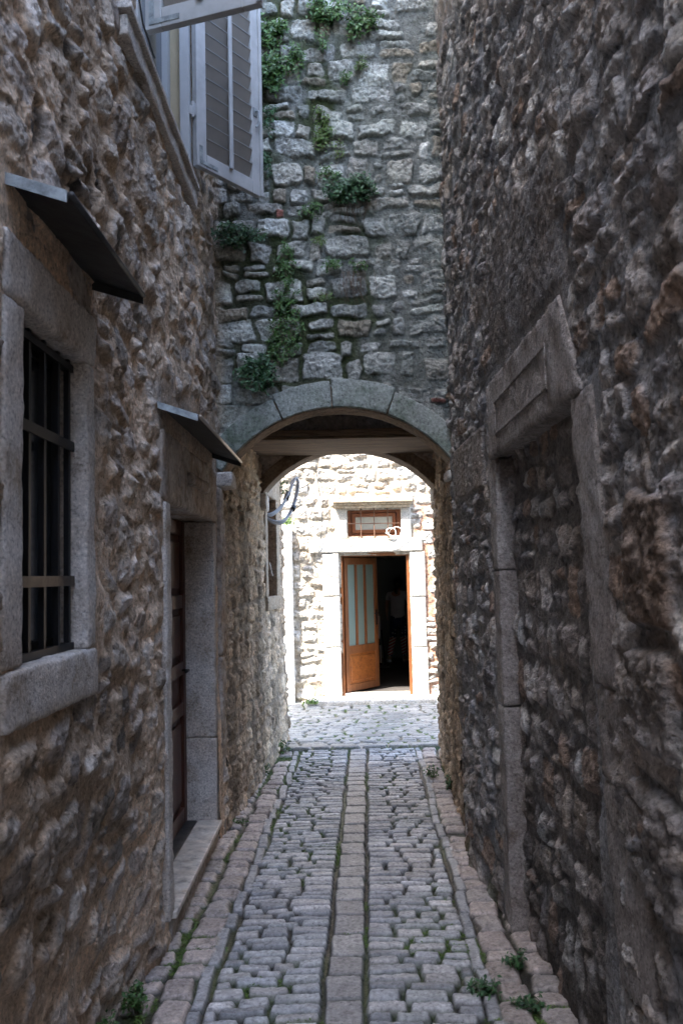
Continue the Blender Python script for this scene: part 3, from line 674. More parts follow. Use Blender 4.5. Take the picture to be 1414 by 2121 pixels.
# door frame, open leaf
f = MB(); f.bbox(-.048,-.005,YF+.0,YF+.10,-.06,1.895,.004); f.bbox(.885,.924,YF+.0,YF+.10,-.06,1.895,.004); f.bbox(-.004,.884,YF+.001,YF+.10,1.845,1.894,.004)
par(f.build('door_frame', M_oak), house_f)
par(block('threshold', (-.005,.885,YF+.0,YF+.16,-.061,-.035), M_marble, None, .004,.06,.001,93), house_f)
Md = Matrix.Translation((.005,YF+.10,0)) @ Matrix.Rotation(math.radians(53),4,'Z'); LW = .79; z0, z1 = -.03, 1.835
f = MB(); f.bbox(0,.075,-.022,.022,z0,z1,.004); f.bbox(LW-.075,LW,-.022,.022,z0,z1,.004)
for a, b_ in ((z0,z0+.10),(.49,.60),(z1-.10,z1)): f.bbox(.0755,LW-.0755,-.0215,.0215,a,b_,.004)
for x in (.275,.49): f.bbox(x-.024,x+.024,-.021,.021,.6005,z1-.1005,.004)
f.xf(Md); leaf = par(f.build('door_leaf', M_oak), house_f)
sub(MB().box(.07,LW-.07,-.004,.004,.6,z1-.1).xf(Md).build('glass', M_gglass), leaf)
p_ = MB(); p_.bbox(.07,LW-.07,-.008,.008,z0+.1,.49,.004); p_.bbox(.11,LW-.11,-.018,.018,z0+.135,.455,.012); p_.xf(Md); sub(p_.build('lower_panel', M_oakp), leaf)
hh_ = MB(); hh_.box(LW-.06,LW-.028,-.03,-.022,.86,1.08); hh_.tube([(LW-.045,-.03,1.03),(LW-.045,-.07,1.03),(LW-.16,-.075,1.03)],.009,8); hh_.xf(Md); sub(hh_.build('handle', M_iron), leaf)
# room
V = [(-1.7,YF+.14,-.056),(2.8,YF+.14,-.056),(2.8,17.2,-.056),(-1.7,17.2,-.056)]
rm = par(pmesh('room', [(-1.7,YF+.14,-.056),(2.8,YF+.14,-.056),(2.8,17.2,-.056),(-1.7,17.2,-.056),(-1.7,YF+.14,2.3),(2.8,YF+.14,2.3),(2.8,17.2,2.3),(-1.7,17.2,2.3)],
    [(1,2,6,5),(2,3,7,6),(3,0,4,7),(4,5,6,7)], M_room), house_f)
sub(pmesh('room_floor', V, [(0,1,2,3)], M_roomfl), rm)
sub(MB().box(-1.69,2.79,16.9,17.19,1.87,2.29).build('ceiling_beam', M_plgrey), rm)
sub(MB().box(-1.69,-.0501,YF+.135,YF+.2,-.05,2.29).box(.925,2.79,YF+.135,YF+.2,-.05,2.29).box(-.05,.925,YF+.131,YF+.2,1.9,2.05).box(-.05,.925,YF+.131,YF+.2,2.53,2.62).build('inner_wall', M_room), rm)

# white plastered pier beside the far house
wp = tag(block('plastered_pier', (-1.35,-.69,11.93,12.03,-.25,2.30), M_white, None, .02,.06,.006,95), 'white plastered pier standing against the far house, left of its door', 'pier')
# house continuing the street at both sides
for x0, x1, lab in ((-9,-4.05,'plain rendered house beyond the far stone house, to the left out of view'),):
    pass

# ================================================================ GROUND
gz = lambda y: -.14*sst(8.0, 11.4, y)
ground = tag(pmesh('ground', [(-80,-60,-.32),(80,-60,-.32),(80,100,-.32),(-80,100,-.32)], [(0,1,2,3)], M_ground), 'bare earth sheet under the houses', None, kind='structure')
rng = random.Random(77)
def floor_mesh(F, name, mat, zf, cut=()):
    """field laid flat: u = x, v = y"""
    P = np.stack([F.U, F.V, F.H+zf(F.V)], -1); nv, nu = F.U.shape
    idx = np.arange(nu*nv).reshape(nv, nu); Q = np.stack([idx[:-1,:-1],idx[:-1,1:],idx[1:,1:],idx[1:,:-1]],-1)
    keep = np.ones(Q.shape[:2], bool); cu = (F.U[:-1,:-1]+F.U[1:,1:])/2; cv = (F.V[:-1,:-1]+F.V[1:,1:])/2
    for f in cut: keep &= ~f(cu, cv)
    Q = Q[keep]; used = np.unique(Q); rm = np.full(nu*nv,-1,np.int64); rm[used] = np.arange(len(used))
    return np_mesh(name, P.reshape(-1,3)[used], rm[Q], mat, None, F.C.reshape(-1,3)[used])
cen = lambda y: -.037+.029*(y-3.22)
F = Field(axis((-1.05,1.0,.0052)), axis((-6,2.2,.08),(2.2,5.2,.0060),(5.2,8.16,.0085)), 700)
F.w1 *= 1; F.mortar((.028,.025,.018), .004, 9.); F.H -= .015
F.tintmask(sst(.0,.5,fbm(F.U*3,F.V*1.5,71,3))*.7, (.05,.075,.022))
PALC = [(0.445, 0.46, 0.455), (0.514, 0.515, 0.511), (0.39, 0.403, 0.413), (0.584, 0.57, 0.551), (0.473, 0.46, 0.441), (0.362, 0.375, 0.386)]
PALW = [(0.432, 0.367, 0.326), (0.4, 0.336, 0.296), (0.497, 0.42, 0.367), (0.367, 0.326, 0.296)]
y = -4.
while y < 8.0:                                             # central strip of squarish slabs
    L_ = rng.uniform(.13,.26)
    F.stone(cen(y+L_/2)+rng.uniform(-.004,.004), y+L_/2, .0735, L_/2-.004, rng.uniform(-.03,.03), .019, .016, pick(rng, [(.38,.37,.36),(.42,.41,.39),(.35,.34,.33)], .08), .011, 0, .004, .003, tv=rng.uniform(-.08,.08))
    y += L_
for side in (-1, 1):                                       # fields of thin cobbles, laid across
    y = -4.
    while y < 8.02:
        h = rng.uniform(.050,.090); x = .082; ph = rng.uniform(-.3,.3)
        while x < .50:
            w = rng.uniform(.10,.22); w = min(w, .515-x)
            if w < .04: break
            xc = cen(y)+side*(x+w/2); dip = .045*((x+w/2)/.5)**2
            F.stone(xc, y+h/2-dip+rng.uniform(-.003,.003), w/2-.0045, h/2-.0048, side*-.10*(x/.5)+rng.uniform(-.035,.035), rng.uniform(.012,.017)+.008*(1-x/.5), .015, pick(rng, PALC, .2), .013, 0, .009, .0028,
                    tv=rng.uniform(-.2,.2), tu=rng.uniform(-.12,.12), curve=rng.uniform(-.003,.006))
            x += w
        y += h*.995
    y = -4.
    while y < 8.0:                                         # kerb line of long narrow stones
        L_ = rng.uniform(.16,.42)
        F.stone(cen(y+L_/2)+side*.545+.012*math.sin(y*3), y+L_/2, .028, L_/2-.004, -.03*side+rng.uniform(-.02,.02), .013, .010, pick(rng, [(.34,.35,.36),(.40,.40,.40)], .1), .010, 0, .006, .004); y += L_
    for k, (xo, wd) in enumerate(((.635,.075),(.80,.088))):
        y = -4.
        while y < 8.0:                                     # outer gutters of warm squarish setts
            L_ = rng.uniform(.10,.22)
            if rng.random() > .015:
                F.stone(cen(y)+side*(xo+rng.uniform(-.008,.008)), y+L_/2, wd-.008, L_/2-.007, rng.uniform(-.1,.1), .012-.003*k+.006*rng.random(), .022, pick(rng, PALW, .12), .022, 0, .012, .005, tu=rng.uniform(-.3,.3), tv=rng.uniform(-.2,.2))
            y += L_
joint = 1-F.M
mo = sst(.1,.55,fbm(F.U*2.5,F.V*1.8,72,4)); F.tintmask(joint*mo*.8, (.055,.095,.025))
F.C *= (1-.16*sst(.0,.7,fbm(F.U*2,F.V*1.2,73,3)))[..., None]
alley_field = F
alley = tag(floor_mesh(F, 'cobbled_path', M_cob, lambda y: gz(y)), 'alley floor of thin cobbles either side of a central strip of slabs', None, kind='structure')
F = Field(axis((-4,-1.1,.05),(-1.1,1.5,.0105),(1.5,4,.05)), axis((7.98,12.1,.0105)), 800)
F.mortar((.08,.08,.05), .004, 8.); F.H -= .012; F.tintmask(sst(-.3,.2,fbm(F.U*2.5,F.V*2.5,74,3))*.9, (.05,.10,.02))
PALS = [(0.276, 0.278, 0.26), (0.32, 0.317, 0.293), (0.243, 0.244, 0.232), (0.347, 0.338, 0.314)]
y = 8.17
while y < 12.2:
    h = rng.uniform(.11,.19); x = -4
    while x < 4:
        w = rng.uniform(.13,.32)
        F.stone(x+w/2, y+h/2+.03*math.sin(x*1.3+y), w/2-.010, h/2-.011, rng.uniform(-.14,.14), rng.uniform(.011,.018), .03, pick(rng, PALS, .1), .016, 0, .014, .004, tu=rng.uniform(-.25,.25), tv=rng.uniform(-.25,.25)); x += w
    y += h*.97
x = -4
while x < 4:                                               # border course where the alley meets the street
    w = rng.uniform(.16,.34); F.stone(x+w/2, 8.09+.02*math.sin(x*2), w/2-.006, .055, rng.uniform(-.05,.05), .034, .02, pick(rng, PALS, .08), .02, 0, .01, .004, flat=True); x += w
street = tag(floor_mesh(F, 'street', M_cob, lambda y: gz(y)+.004, cut=(lambda U,V: (V < 8.0),)), 'paved cross street of pale irregular slabs with green joints', None, kind='structure')

# ================================================================ PLANTS
def leaf_cloud(pts, size, rg, out=(0,-1,0)):
    V = []; Fc = []
    for p in pts:
        n = Vector((rg.gauss(0,.6)+out[0], rg.gauss(0,.6)+out[1], rg.gauss(0,.5)+.5+out[2])).normalized()
        t = n.orthogonal().normalized(); t.rotate(Matrix.Rotation(rg.uniform(0,6.28),3,n)); w = n.cross(t); s = size*rg.uniform(.6,1.3); k = len(V)
        P = Vector(p); V += [P-t*s, P+w*s*.42-t*s*.15+n*s*.08, P+t*s, P-w*s*.42-t*s*.15+n*s*.08, P+n*s*.16*0]
        V.pop(); Fc += [(k,k+1,k+2),(k,k+2,k+3)]
    return V, Fc
def weed(cx, cz, rx, rz, n, size, label, mat=None, hang=0., depth=.09, seed=0, y=YA, roots=0):
    rg = random.Random(seed+int(cx*1000)+int(cz*77))
    r = empty('wall_weed', (cx, y-.02, cz)); tag(r, label, 'plant', 'weeds growing out of the arched wall')
    st = MB(); pts = []; ns = max(5, n//26)
    for i in range(ns):
        a = rg.uniform(0, 6.28); q = rg.random()**.5
        tip = Vector((cx+rx*q*math.cos(a), y-.03-depth*rg.uniform(.3,1), cz+rz*q*math.sin(a)-hang*rg.random()))
        b0 = Vector((cx+rx*.35*q*math.cos(a), y-.0, cz+rz*.4*q*math.sin(a)+.01)); mid = (b0+tip)/2+Vector((0,-.02,.02))
        st.tube([b0,mid,tip],[.0028,.002,.001],4,False)
        for k in range(n//ns):
            u = rg.random()**.7; p = (b0*(1-u)**2+mid*2*u*(1-u)+tip*u*u); pts.append(p+Vector((rg.gauss(0,.016),rg.gauss(0,.012),rg.gauss(0,.014))))
    V, Fc = leaf_cloud(pts, size, rg)
    for i in range(roots):
        x = cx+rg.uniform(-.12,.12); st.tube([(x,y-.04,cz-.02),(x+rg.uniform(-.03,.03),y-.05,cz-.12),(x+rg.uniform(-.05,.05),y-.035,cz-.12-rg.uniform(.04,.14))],[.002,.0015,.001],4,False)
    par(pmesh('foliage', V, Fc, mat or M_leaf), r); par(st.build('stems', M_twig), r); return r
weed(-.40,5.20,.12,.11,700,.018,'leafy weed on the arched wall just right of the shutter top')
weed(-.42,4.92,.13,.16,1500,.018,'large leafy bush on the arched wall, touching the right edge of the louvred shutter', depth=.14)
weed(-.42,4.62,.07,.12,260,.012,'sparse dark weed on the arched wall beside the lower half of the shutter', M_leafd)
weed(-.02,5.36,.16,.09,800,.017,'spreading weed at the top edge of the arched wall, left of its middle')
weed(.20,5.30,.14,.10,700,.017,'trailing weed at the top edge of the arched wall, right of its middle', hang=.12)
weed(-.05,5.13,.06,.08,160,.012,'small fern on the arched wall below the top weeds')
weed(.10,4.90,.05,.07,110,.012,'tiny tuft on the upper middle of the arched wall')
weed(-.08,4.55,.09,.16,700,.012,'mossy fern filling the open crack high on the arched wall', M_moss, depth=.04)
weed(.05,4.40,.05,.07,90,.011,'little fern rooted under the crack on the arched wall', M_moss, depth=.05)
weed(.10,4.11,.20,.085,1700,.016,'broad dark bush with hanging roots in the middle of the arched wall', M_leafd, depth=.13, roots=16)
weed(-.16,3.98,.10,.06,260,.011,'low sprawling weed just below left of the broad bush on the arched wall', depth=.06)
weed(-.62,3.82,.19,.085,900,.014,'feathery weed by the left corner of the arched wall, below the shutter', M_leafd, depth=.1)
weed(-.32,3.68,.06,.2,620,.013,'narrow ivy strand on the left of the arched wall, its upper stretch', depth=.03, hang=.08)
weed(-.33,3.30,.11,.26,1500,.013,'dense ivy curtain low on the left of the arched wall', depth=.05, hang=.1)
weed(-.10,3.79,.07,.05,110,.010,'small tuft in a joint near the middle of the arched wall', M_moss, depth=.04)
weed(-.03,3.62,.12,.05,190,.012,'thin fern with straggling leaves in mid arched wall', depth=.06)
weed(.14,3.60,.06,.04,60,.014,'dry wiry tuft hanging on the arched wall, right of the thin fern', roots=22)
weed(-.52,2.92,.13,.12,1200,.016,'dark bushy weed directly above the left shoulder of the arch', M_leafd, depth=.11, hang=.05)
weed(-.10,3.40,.07,.03,90,.010,'low moss tuft above the arch crown, beside the ivy curtain', M_moss, depth=.03)
weed(-.24,5.02,.07,.13,420,.014,'trailing weed between the leafy bush and the middle of the arched wall, high up', hang=.08, depth=.05)
weed(-.46,4.28,.09,.10,330,.013,'straggling dark weed on the arched wall just below the louvred shutter corner', M_leafd, depth=.06)
weed(-.42,3.06,.08,.10,420,.012,'ivy tail reaching down between the ivy curtain and the arch', depth=.04, hang=.08)
weed(.20,4.98,.05,.05,120,.011,'small moss tuft right of the middle, high on the arched wall', M_moss, depth=.03)
weed(-.04,4.22,.10,.05,240,.012,'low sprawling leaves in the joint above the broad dark bush', depth=.05)
def ground_weed(x, y, r, h, n, size, label, mat=None, seed=3):
    rg = random.Random(seed+int(x*1000)+int(y*100)); z = float(gz(np.array(y)))+.0
    o = empty('ground_weed', (x,y,z)); tag(o, label, 'plant', 'weeds growing at the foot of the walls')
    pts = []; st = MB(); ns = max(5, n//18)
    for i in range(ns):
        a = rg.uniform(0,6.28); q = rg.random()**.5*r; tip = Vector((x+q*math.cos(a), y+q*math.sin(a)*1.3, z+h*rg.uniform(.3,1))); b0 = Vector((x+q*.5*math.cos(a), y+q*.5*math.sin(a), z-.01))
        mid = (b0+tip)/2+Vector((0,0,.2*h)); st.tube([b0,mid,tip],[.002,.0015,.001],4,False)
        for k in range(n//ns):
            u = rg.random()**.6; pts.append(b0*(1-u)**2+mid*2*u*(1-u)+tip*u*u+Vector((rg.gauss(0,.012),rg.gauss(0,.012),rg.gauss(0,.008))))
    V, Fc = leaf_cloud(pts, size, rg, (0,0,.6)); par(pmesh('foliage', V, Fc, mat or M_leaf), o); par(st.build('stems', M_twig), o)
ground_weed(-.60,7.95,.10,.12,420,.015,'bright green weed clump at the far left corner of the passage, by the cross street')
ground_weed(-.66,7.2,.06,.07,160,.013,'small weed at the foot of the left passage wall')
ground_weed(.66,6.9,.06,.09,220,.014,'weed in the gutter on the right, inside the arch')
ground_weed(.76,6.5,.05,.12,240,.015,'taller weed against the foot of the right wall, inside the arch', M_leafd)
ground_weed(.655,3.62,.05,.06,200,.012,'weed at the foot of the right wall, nearest the walled-up doorway', M_leafd)
ground_weed(.50,3.42,.06,.05,230,.012,'low weed in the right gutter in the foreground', M_leafd)
ground_weed(.63,3.30,.06,.05,180,.012,'foreground weed against the right wall at the bottom of the picture', M_leafd)
ground_weed(-.80,3.36,.06,.09,240,.013,'foreground weed against the left wall near the bottom of the picture')
ground_weed(-.86,3.12,.05,.09,160,.013,'weed against the left wall in the lower left corner')
ground_weed(-.70,5.75,.04,.04,90,.010,'tiny weed beside the far end of the marble doorstep')
# tiny plant tufts on the far left corner of the passage house
o = empty('corner_weed', (-.62,8.45,2.5)); tag(o, 'sprig of leaves high on the corner of the passage wall above the narrow window', 'plant'); rg = random.Random(8)
V, Fc = leaf_cloud([(-.57+rg.gauss(0,.02),8.45+rg.gauss(0,.03),2.5+rg.gauss(0,.07)) for _ in range(60)], .016, rg); par(pmesh('foliage', V, Fc, M_leaf), o)
o = empty('pier_weed', (-.75,11.8,2.31)); tag(o, 'green weed sprouting on top of the white pier', 'plant')
V, Fc = leaf_cloud([(-.74+rg.gauss(0,.05),11.8+rg.gauss(0,.04),2.34+rg.gauss(0,.03)) for _ in range(170)], .02, rg); par(pmesh('foliage', V, Fc, M_moss), o)
o = empty('lane_weed', (-.42,11.6,-.12)); tag(o, 'green tuft at the left end of the far doorstep', 'plant')
V, Fc = leaf_cloud([(-.45+rg.gauss(0,.05),11.6+rg.gauss(0,.03),-.09+abs(rg.gauss(0,.03))) for _ in range(120)], .02, rg); par(pmesh('foliage', V, Fc, M_moss), o)
# moss and seedlings in the joints
A = alley_field; rgn = np.random.default_rng(5)
dens = (1-A.M)*sst(-.05,.5,fbm(A.U*2.5,A.V*1.8,72,4))*(A.V > 2.6); js, is_ = np.nonzero((dens > .55) & (np.abs(A.U) < .8))
sel = rgn.choice(len(js), min(15000, len(js)), replace=False); V = []; Fc = []; rg = random.Random(4)
pts = [(float(A.U[js[k],is_[k]]), float(A.V[js[k],is_[k]]), float(A.H[js[k],is_[k]])+.004+.01*rg.random()+float(gz(A.V[js[k],is_[k]]))) for k in sel]
V, Fc = leaf_cloud(pts, .007, rg, (0,0,1)); tag(pmesh('moss', V, Fc, M_moss), 'moss and seedlings growing in the joints of the cobbles', 'moss', kind='stuff')
S = F; dens = (1-S.M)*(S.U > -1.1)*(S.U < 1.5)*sst(-.1,.4,fbm(S.U*2.5,S.V*2.5,74,3)); js, is_ = np.nonzero(dens > .6)
sel = rgn.choice(len(js), min(7000, len(js)), replace=False)
pts = [(float(S.U[js[k],is_[k]]), float(S.V[js[k],is_[k]]), float(S.H[js[k],is_[k]])+.006+.012*rg.random()+float(gz(S.V[js[k],is_[k]]))) for k in sel]
V, Fc = leaf_cloud(pts, .012, rg, (0,0,1)); tag(pmesh('grass', V, Fc, M_moss), 'green growth between the pale slabs of the cross street', 'grass', kind='stuff')

# ================================================================ CABLES
def spl(pts, n=10):
    P = [Vector(p) for p in pts]; P = [P[0]*2-P[1]]+P+[P[-1]*2-P[-2]]; out = []
    for i in range(1, len(P)-2):
        for k in range(n):
            t = k/n; a, b_, c, d = P[i-1], P[i], P[i+1], P[i+2]
            out.append(.5*((2*b_)+(c-a)*t+(2*a-5*b_+4*c-d)*t*t+(3*b_-a-3*c+d)*t**3))
    out.append(P[-2]); return out
cb = empty('cable_bundle', (-.6,7.7,2.15)); tag(cb, 'bundle of grey conduits looping out of the narrow window under the rear arch', 'cable')
for i, (a, b_) in enumerate(((0,0),(.015,.012),(-.012,.02))):
    par(MB().tube(spl([(-.69,7.58,2.15),(-.62,7.62,2.13+b_),(-.54,7.72,2.20+b_),(-.47,7.82,2.33+b_),(-.43-a,7.92,2.455+b_),(-.405,7.95,2.50)]),.0085,8).build('conduit', M_cable, smooth=True), cb)
for i, (a, b_) in enumerate(((0,0),(.016,.006),(.005,-.015))):
    par(MB().tube(spl([(-.405,7.95,2.50),(-.385-a,7.93,2.44),(-.405-a,7.88,2.31),(-.45-a,7.78,2.17),(-.52,7.68,2.085+b_),(-.60,7.62,2.08+b_),(-.68,7.58,2.13)]),.0085,8).build('conduit', M_cable, smooth=True), cb)
par(MB().tube([(-.50,7.79,2.28),(-.475,7.84,2.35)],.024,10).tube([(-.44,7.80,2.19),(-.425,7.83,2.22)],.022,10).build('tape', M_tape, smooth=True), cb)
lp = [(.80,YF-.03,2.10),(.70,YF-.07,2.11),(.63,YF-.08,2.15),(.62,YF-.07,2.20),(.68,YF-.08,2.225),(.73,YF-.09,2.20),(.74,YF-.08,2.13),(.68,YF-.09,2.115),(.60,YF-.1,2.16)]
tag(MB().tube(spl(lp),.007,6).tube(spl([(.80,YF-.03,2.12),(.82,YF-.05,2.2),(.76,YF-.06,2.24),(.68,YF-.06,2.21),(.64,YF-.05,2.14)]),.005,6).build('cable_coil', M_wcable, smooth=True),
    'small white cable coil lying on the door lintel in front of the transom window', 'cable')
for pts, lab in (([(-4,11.6,4.6),(-1.2,11.2,3.6),(-.3,11.3,3.3),(.5,11.5,3.2),(3.5,11.8,3.9)],'thin overhead cable sagging across the cross street in front of the far house'),
                 ([(-.35,12.0,3.2),(-.30,11.98,2.75),(-.26,11.96,2.6),(-.29,11.97,2.1),(-.33,11.99,1.9)],'thin dark cable hanging down the far house wall left of the hood'),
                 ([(-1.9,10.2,3.9),(-.9,11.0,3.6),(.2,11.9,3.15)],'second thin cable slanting down to the far house wall')):
    tag(MB().tube(spl(pts,8),.0055,6).build('overhead_cable', M_bcable, smooth=True), lab, 'cable')

# ================================================================ PERSON in the room
def skinned(name, J, E, mat, parent, root=0, sub_=2, name_mat=None):
    me = bpy.data.meshes.new(name); me.from_pydata([j[0] for j in J], E, []); me.update(); me.materials.append(mat)
    o = bpy.data.objects.new(name, me); C.objects.link(o)
    sk = o.modifiers.new('skin', 'SKIN'); sk.use_smooth_shade = True
    for i, j in enumerate(J):
        v = me.skin_vertices[0].data[i]; r = j[1]; v.radius = r if isinstance(r, tuple) else (r, r); v.use_root = (i == root)
    sb = o.modifiers.new('sub', 'SUBSURF'); sb.levels = sub_; sb.render_levels = sub_
    dg = bpy.context.evaluated_depsgraph_get(); ev = o.evaluated_get(dg); nm = bpy.data.meshes.new_from_object(ev)
    o.modifiers.clear(); o.data = nm; nm.polygons.foreach_set('use_smooth', [True]*len(nm.polygons))
    if parent is not None: o.parent = parent
    return o
M_skin = plain('skin', (.38,.22,.15), .55); M_shirt = plain('white_shirt', (.55,.53,.55), .85, 0, .1, 12, .004); M_hair = plain('dark_hair', (.018,.011,.008), .45, 0, .3, 60)
def flag_mat():
    m, nt, N, L, P = newmat('flag_leggings'); tc = N.new('ShaderNodeTexCoord'); sp = N.new('ShaderNodeSeparateXYZ'); L.new(tc.outputs['Object'], sp.inputs[0])
    wv = N.new('ShaderNodeMath'); wv.operation = 'MULTIPLY_ADD'; L.new(sp.outputs['X'], wv.inputs[0]); wv.inputs[1].default_value = -.5; L.new(sp.outputs['Z'], wv.inputs[2])
    m2 = N.new('ShaderNodeMath'); m2.operation = 'MULTIPLY'; L.new(wv.outputs[0], m2.inputs[0]); m2.inputs[1].default_value = 1/.055
    fr = N.new('ShaderNodeMath'); fr.operation = 'FRACT'; L.new(m2.outputs[0], fr.inputs[0])
    st = ramp(nt, fr.outputs[0], [(.48,(.45,.03,.05)),(.52,(.7,.66,.66))])
    vo = N.new('ShaderNodeTexVoronoi'); vo.inputs['Scale'].default_value = 17; vo.inputs['Randomness'].default_value = .25; L.new(tc.outputs['Object'], vo.inputs['Vector'])
    sr = ramp(nt, vo.outputs['Distance'], [(.22,(.7,.7,.75)),(.27,(.02,.025,.09))])
    zr = N.new('ShaderNodeMath'); zr.operation = 'ABSOLUTE'; z2 = N.new('ShaderNodeMath'); z2.operation = 'SUBTRACT'; L.new(sp.outputs['Z'], z2.inputs[0]); z2.inputs[1].default_value = .30; L.new(z2.outputs[0], zr.inputs[0])
    lt_ = N.new('ShaderNodeMath'); lt_.operation = 'LESS_THAN'; L.new(zr.outputs[0], lt_.inputs[0]); lt_.inputs[1].default_value = .16
    L.new(mixc(nt, sr.outputs['Color'], st.outputs['Color'], lt_.outputs[0]), P.inputs['Base Color']); P.inputs['Roughness'].default_value = .8; return m
M_flag = flag_mat()
px, py, pz = 1.01, 16.4, -.056
per = empty('person', (px,py,pz)); tag(per, 'person seen from behind inside the dark doorway, ponytail, white T-shirt, stars and stripes leggings', 'person')
J = [((0,0,.86),(.10,.075)),((0,0,.98),(.115,.085)),((0,.0,1.13),(.125,.085)),((0,0,1.26),(.12,.075)),((0,.01,1.34),(.055,.05)),((.01,.02,1.385),(.043,.045)),((.015,.03,1.45),(.066,.078)),((.02,.035,1.52),(.064,.076)),
     ((-.15,0,1.27),.044),((-.20,.01,1.07),.034),((-.20,.06,.90),.027),((-.195,.08,.855),(.02,.032)),((.15,0,1.27),.044),((.235,.02,1.06),.034),((.20,.17,1.02),.027),((.17,.22,1.03),(.02,.03)),
     ((-.075,0,.78),(.082,.085)),((-.10,.01,.45),(.052,.055)),((-.155,-.03,.24),(.046,.050)),((-.175,-.02,.07),.032),((-.19,.10,.025),(.032,.022)),((-.195,.16,.02),(.03,.014)),
     ((.08,0,.78),(.082,.085)),((.095,.01,.45),(.052,.055)),((.10,-.02,.24),(.046,.050)),((.10,-.02,.07),.032),((.13,.10,.025),(.032,.022)),((.14,.16,.02),(.03,.014))]
E_ = [(0,1),(1,2),(2,3),(3,4),(4,5),(5,6),(6,7),(3,8),(8,9),(9,10),(10,11),(3,12),(12,13),(13,14),(14,15),(0,16),(16,17),(17,18),(18,19),(19,20),(20,21),(0,22),(22,23),(23,24),(24,25),(25,26),(26,27)]
for base, d0 in ((11, Vector((0,.02,-1))),(15, Vector((-.75,.6,.1)))):      # five fingers on each hand
    hb = Vector(J[base][0]); d0 = d0.normalized(); side = Vector((0,1,0)) if base == 11 else Vector((.2,.1,.95)); cu = Vector((1,0,0)) if base == 11 else Vector((-.5,-.8,0))
    for k, ln in enumerate((.05,.07,.078,.07,.055)):
        if k == 0: s0 = hb+side*.026-d0*.005; e0 = s0+side*.028+d0*.025; t0 = e0+d0*.025+cu*.008
        else: s0 = hb+side*(.022-.0145*(k-1))+d0*.02; e0 = s0+d0*ln*.5; t0 = e0+d0*ln*.42+cu*.022
        i = len(J); J += [(tuple(s0),.009),(tuple(e0),.008),(tuple(t0),.006)]; E_ += [(base,i),(i,i+1),(i+1,i+2)]
bd = skinned('body', J, E_, M_skin, per)
Jc = [((0,0,.80),(.150,.120)),((0,0,.86),(.152,.122)),((0,0,.98),(.142,.105)),((0,0,1.13),(.145,.102)),((0,0,1.26),(.135,.088)),((0,.01,1.325),(.062,.056)),((-.15,0,1.265),.058),((-.19,.005,1.14),.052),((.15,0,1.265),.058),((.20,.01,1.14),.052)]
skinned('shirt', Jc, [(0,1),(1,2),(2,3),(3,4),(4,5),(4,6),(6,7),(4,8),(8,9)], M_shirt, per)
Jl = [((0,0,1.0),(.115,.085)),((0,0,.90),(.14,.11)),((0,0,.81),(.13,.105)),((-.078,0,.70),(.086,.09)),((-.10,.01,.45),(.062,.066)),((-.155,-.03,.24),(.056,.058)),((-.172,-.022,.10),.044),((.078,0,.70),(.086,.09)),((.095,.01,.45),(.062,.066)),((.10,-.02,.24),(.056,.058)),((.10,-.02,.10),.044)]
skinned('leggings', Jl, [(0,1),(1,2),(2,3),(3,4),(4,5),(5,6),(2,7),(7,8),(8,9),(9,10)], M_flag, per)
hv = []; hf = []
for a in range(13):
    for b_ in range(24):
        t, f_ = PI*a/12, 2*PI*b_/24; k = 1+.03*math.sin(f_*9+a)
        x, y_, z = .086*math.sin(t)*math.cos(f_)*k, .10*math.sin(t)*math.sin(f_)*k, .108*math.cos(t)
        if y_ > .035 and z < .045: y_ = .035+.2*(y_-.035); x *= .93
        hv.append((.018+x, .008+y_, 1.485+z))
for a in range(12):
    for b_ in range(24): q = a*24+b_; q2 = a*24+(b_+1) % 24; hf.append((q, q2, q2+24, q+24))
pmesh('hair', hv, hf, M_hair, per, True)
skinned('ponytail', [((0,-.075,1.45),.03),((-.02,-.11,1.41),.042),((-.025,-.11,1.34),.044),((-.02,-.09,1.26),.016)], [(0,1),(1,2),(2,3)], M_hair, per)
for nm, Jx in (('nose',[((.03,.105,1.47),.012),((.032,.125,1.455),.012)]),('ear',[((.095,.03,1.48),.012),((.10,.025,1.465),.010)]),('ear',[((-.06,.03,1.48),.012),((-.065,.025,1.465),.010)])):
    skinned(nm, Jx, [(0,1)], M_skin, per, sub_=1)
M_lip = plain('lips', (.12,.03,.03))
for ex in (.002,.06): MB().tube([(ex,.098,1.485),(ex,.106,1.485)],[.011,.007],8).build('eye', M_hair, per)
MB().tube([(.01,.104,1.425),(.03,.108,1.422),(.05,.104,1.425)],.005,6).build('mouth', M_lip, per)
for sx, a in ((-.185,.0),(.118,.15)): block('shoe', (sx-.045,sx+.045,-.06,.19,0,.05), M_shirt, per, .022,.03,.002,3)
# things near the person
ds_ = empty('tall_stand', (.62,15.6,-.056)); tag(ds_, 'dark upright stand with pale strips for its highlights, on the floor between the open door and the person', 'stand')
par(MB().tube([(.64,15.6,-.05),(.56,15.6,1.15)],.02,8).tube([(.72,15.62,-.05),(.66,15.62,.6)],.012,8).box(.5,.78,15.5,15.7,-.055,-.03).build('frame', M_iron), ds_)
par(MB().bbox(.60,.64,15.55,15.58,.45,.85,.006).bbox(.62,.65,15.55,15.58,.02,.33,.006).build('highlight_strip', M_wcable), ds_)  # pale strips put in as the highlights on the glossy upright
bg = empty('floor_bag', (1.28,16.2,-.056)); tag(bg, 'small yellow-green bag on the room floor at the person\'s right foot', 'bag')
par(block('sack', (1.17,1.36,16.1,16.3,-.055,.12), plain('yellow_cloth', (.42,.40,.06), .8), None, .07,.03,.02,9), bg); par(MB().tube(spl([(1.2,16.2,.11),(1.24,16.2,.2),(1.3,16.2,.2),(1.33,16.2,.11)]),.008,6).build('strap', M_bcable), bg)

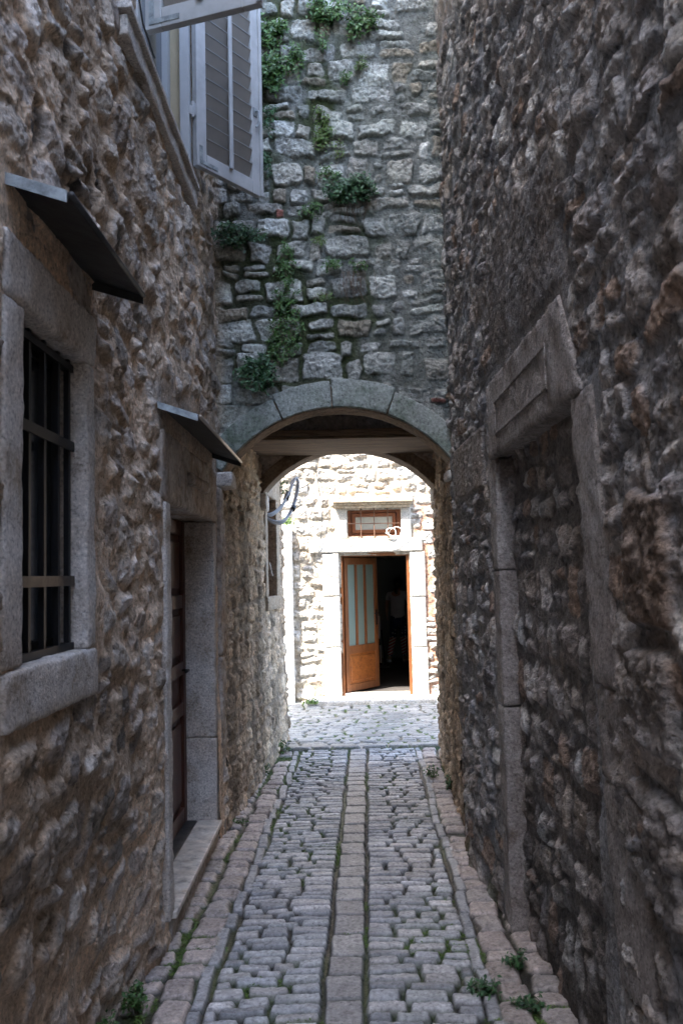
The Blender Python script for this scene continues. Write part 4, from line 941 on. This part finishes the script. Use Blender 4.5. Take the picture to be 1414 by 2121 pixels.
# ================================================================ CAMERA, LIGHT
cam = bpy.data.cameras.new('camera'); co = bpy.data.objects.new('camera', cam); C.objects.link(co); bpy.context.scene.camera = co
cam.sensor_fit = 'HORIZONTAL'; cam.sensor_width = 24.; cam.lens = 1800/1414*24; cam.clip_start = .05; cam.clip_end = 500
P_ = math.atan(129.5/1800); R_ = math.radians(1.35)
r0 = Vector((1,0,0)); u0 = Vector((0,-math.sin(P_),math.cos(P_))); f0 = Vector((0,math.cos(P_),math.sin(P_)))
rx = r0*math.cos(R_)-u0*math.sin(R_); ux = r0*math.sin(R_)+u0*math.cos(R_)
co.matrix_world = Matrix(((rx.x,ux.x,-f0.x,0),(rx.y,ux.y,-f0.y,0),(rx.z,ux.z,-f0.z,1.6),(0,0,0,1)))
cam.dof.use_dof = True; cam.dof.focus_distance = 8.5; cam.dof.aperture_fstop = 8.

EL, AZ = math.radians(60), math.radians(42)
tosun = Vector((-math.sin(AZ)*math.cos(EL), -math.cos(AZ)*math.cos(EL), math.sin(EL)))
sn = bpy.data.lights.new('sun', 'SUN'); sn.energy = 2.2; sn.angle = math.radians(.5); sn.color = (1,.95,.87)
so = bpy.data.objects.new('sun', sn); C.objects.link(so); so.rotation_euler = tosun.to_track_quat('Z','Y').to_euler()
w = bpy.data.worlds.new('World'); bpy.context.scene.world = w; w.use_nodes = True; nt = w.node_tree
sky = nt.nodes.new('ShaderNodeTexSky'); sky.sky_type = 'NISHITA'; sky.sun_disc = False; sky.sun_elevation = EL; sky.sun_rotation = math.atan2(tosun.x, tosun.y); sky.dust_density = 1.6; sky.ozone_density = .9
bgn = nt.nodes['Background']; bgn.inputs['Strength'].default_value = .15; nt.links.new(sky.outputs[0], bgn.inputs['Color'])
sc = bpy.context.scene
sc.view_settings.view_transform = 'Standard'; sc.view_settings.look = 'None'; sc.view_settings.exposure = 3.52; sc.view_settings.gamma = 1
sc.cycles.use_denoising = True; sc.cycles.max_bounces = 8; sc.cycles.diffuse_bounces = 6; sc.cycles.sample_clamp_indirect = 8
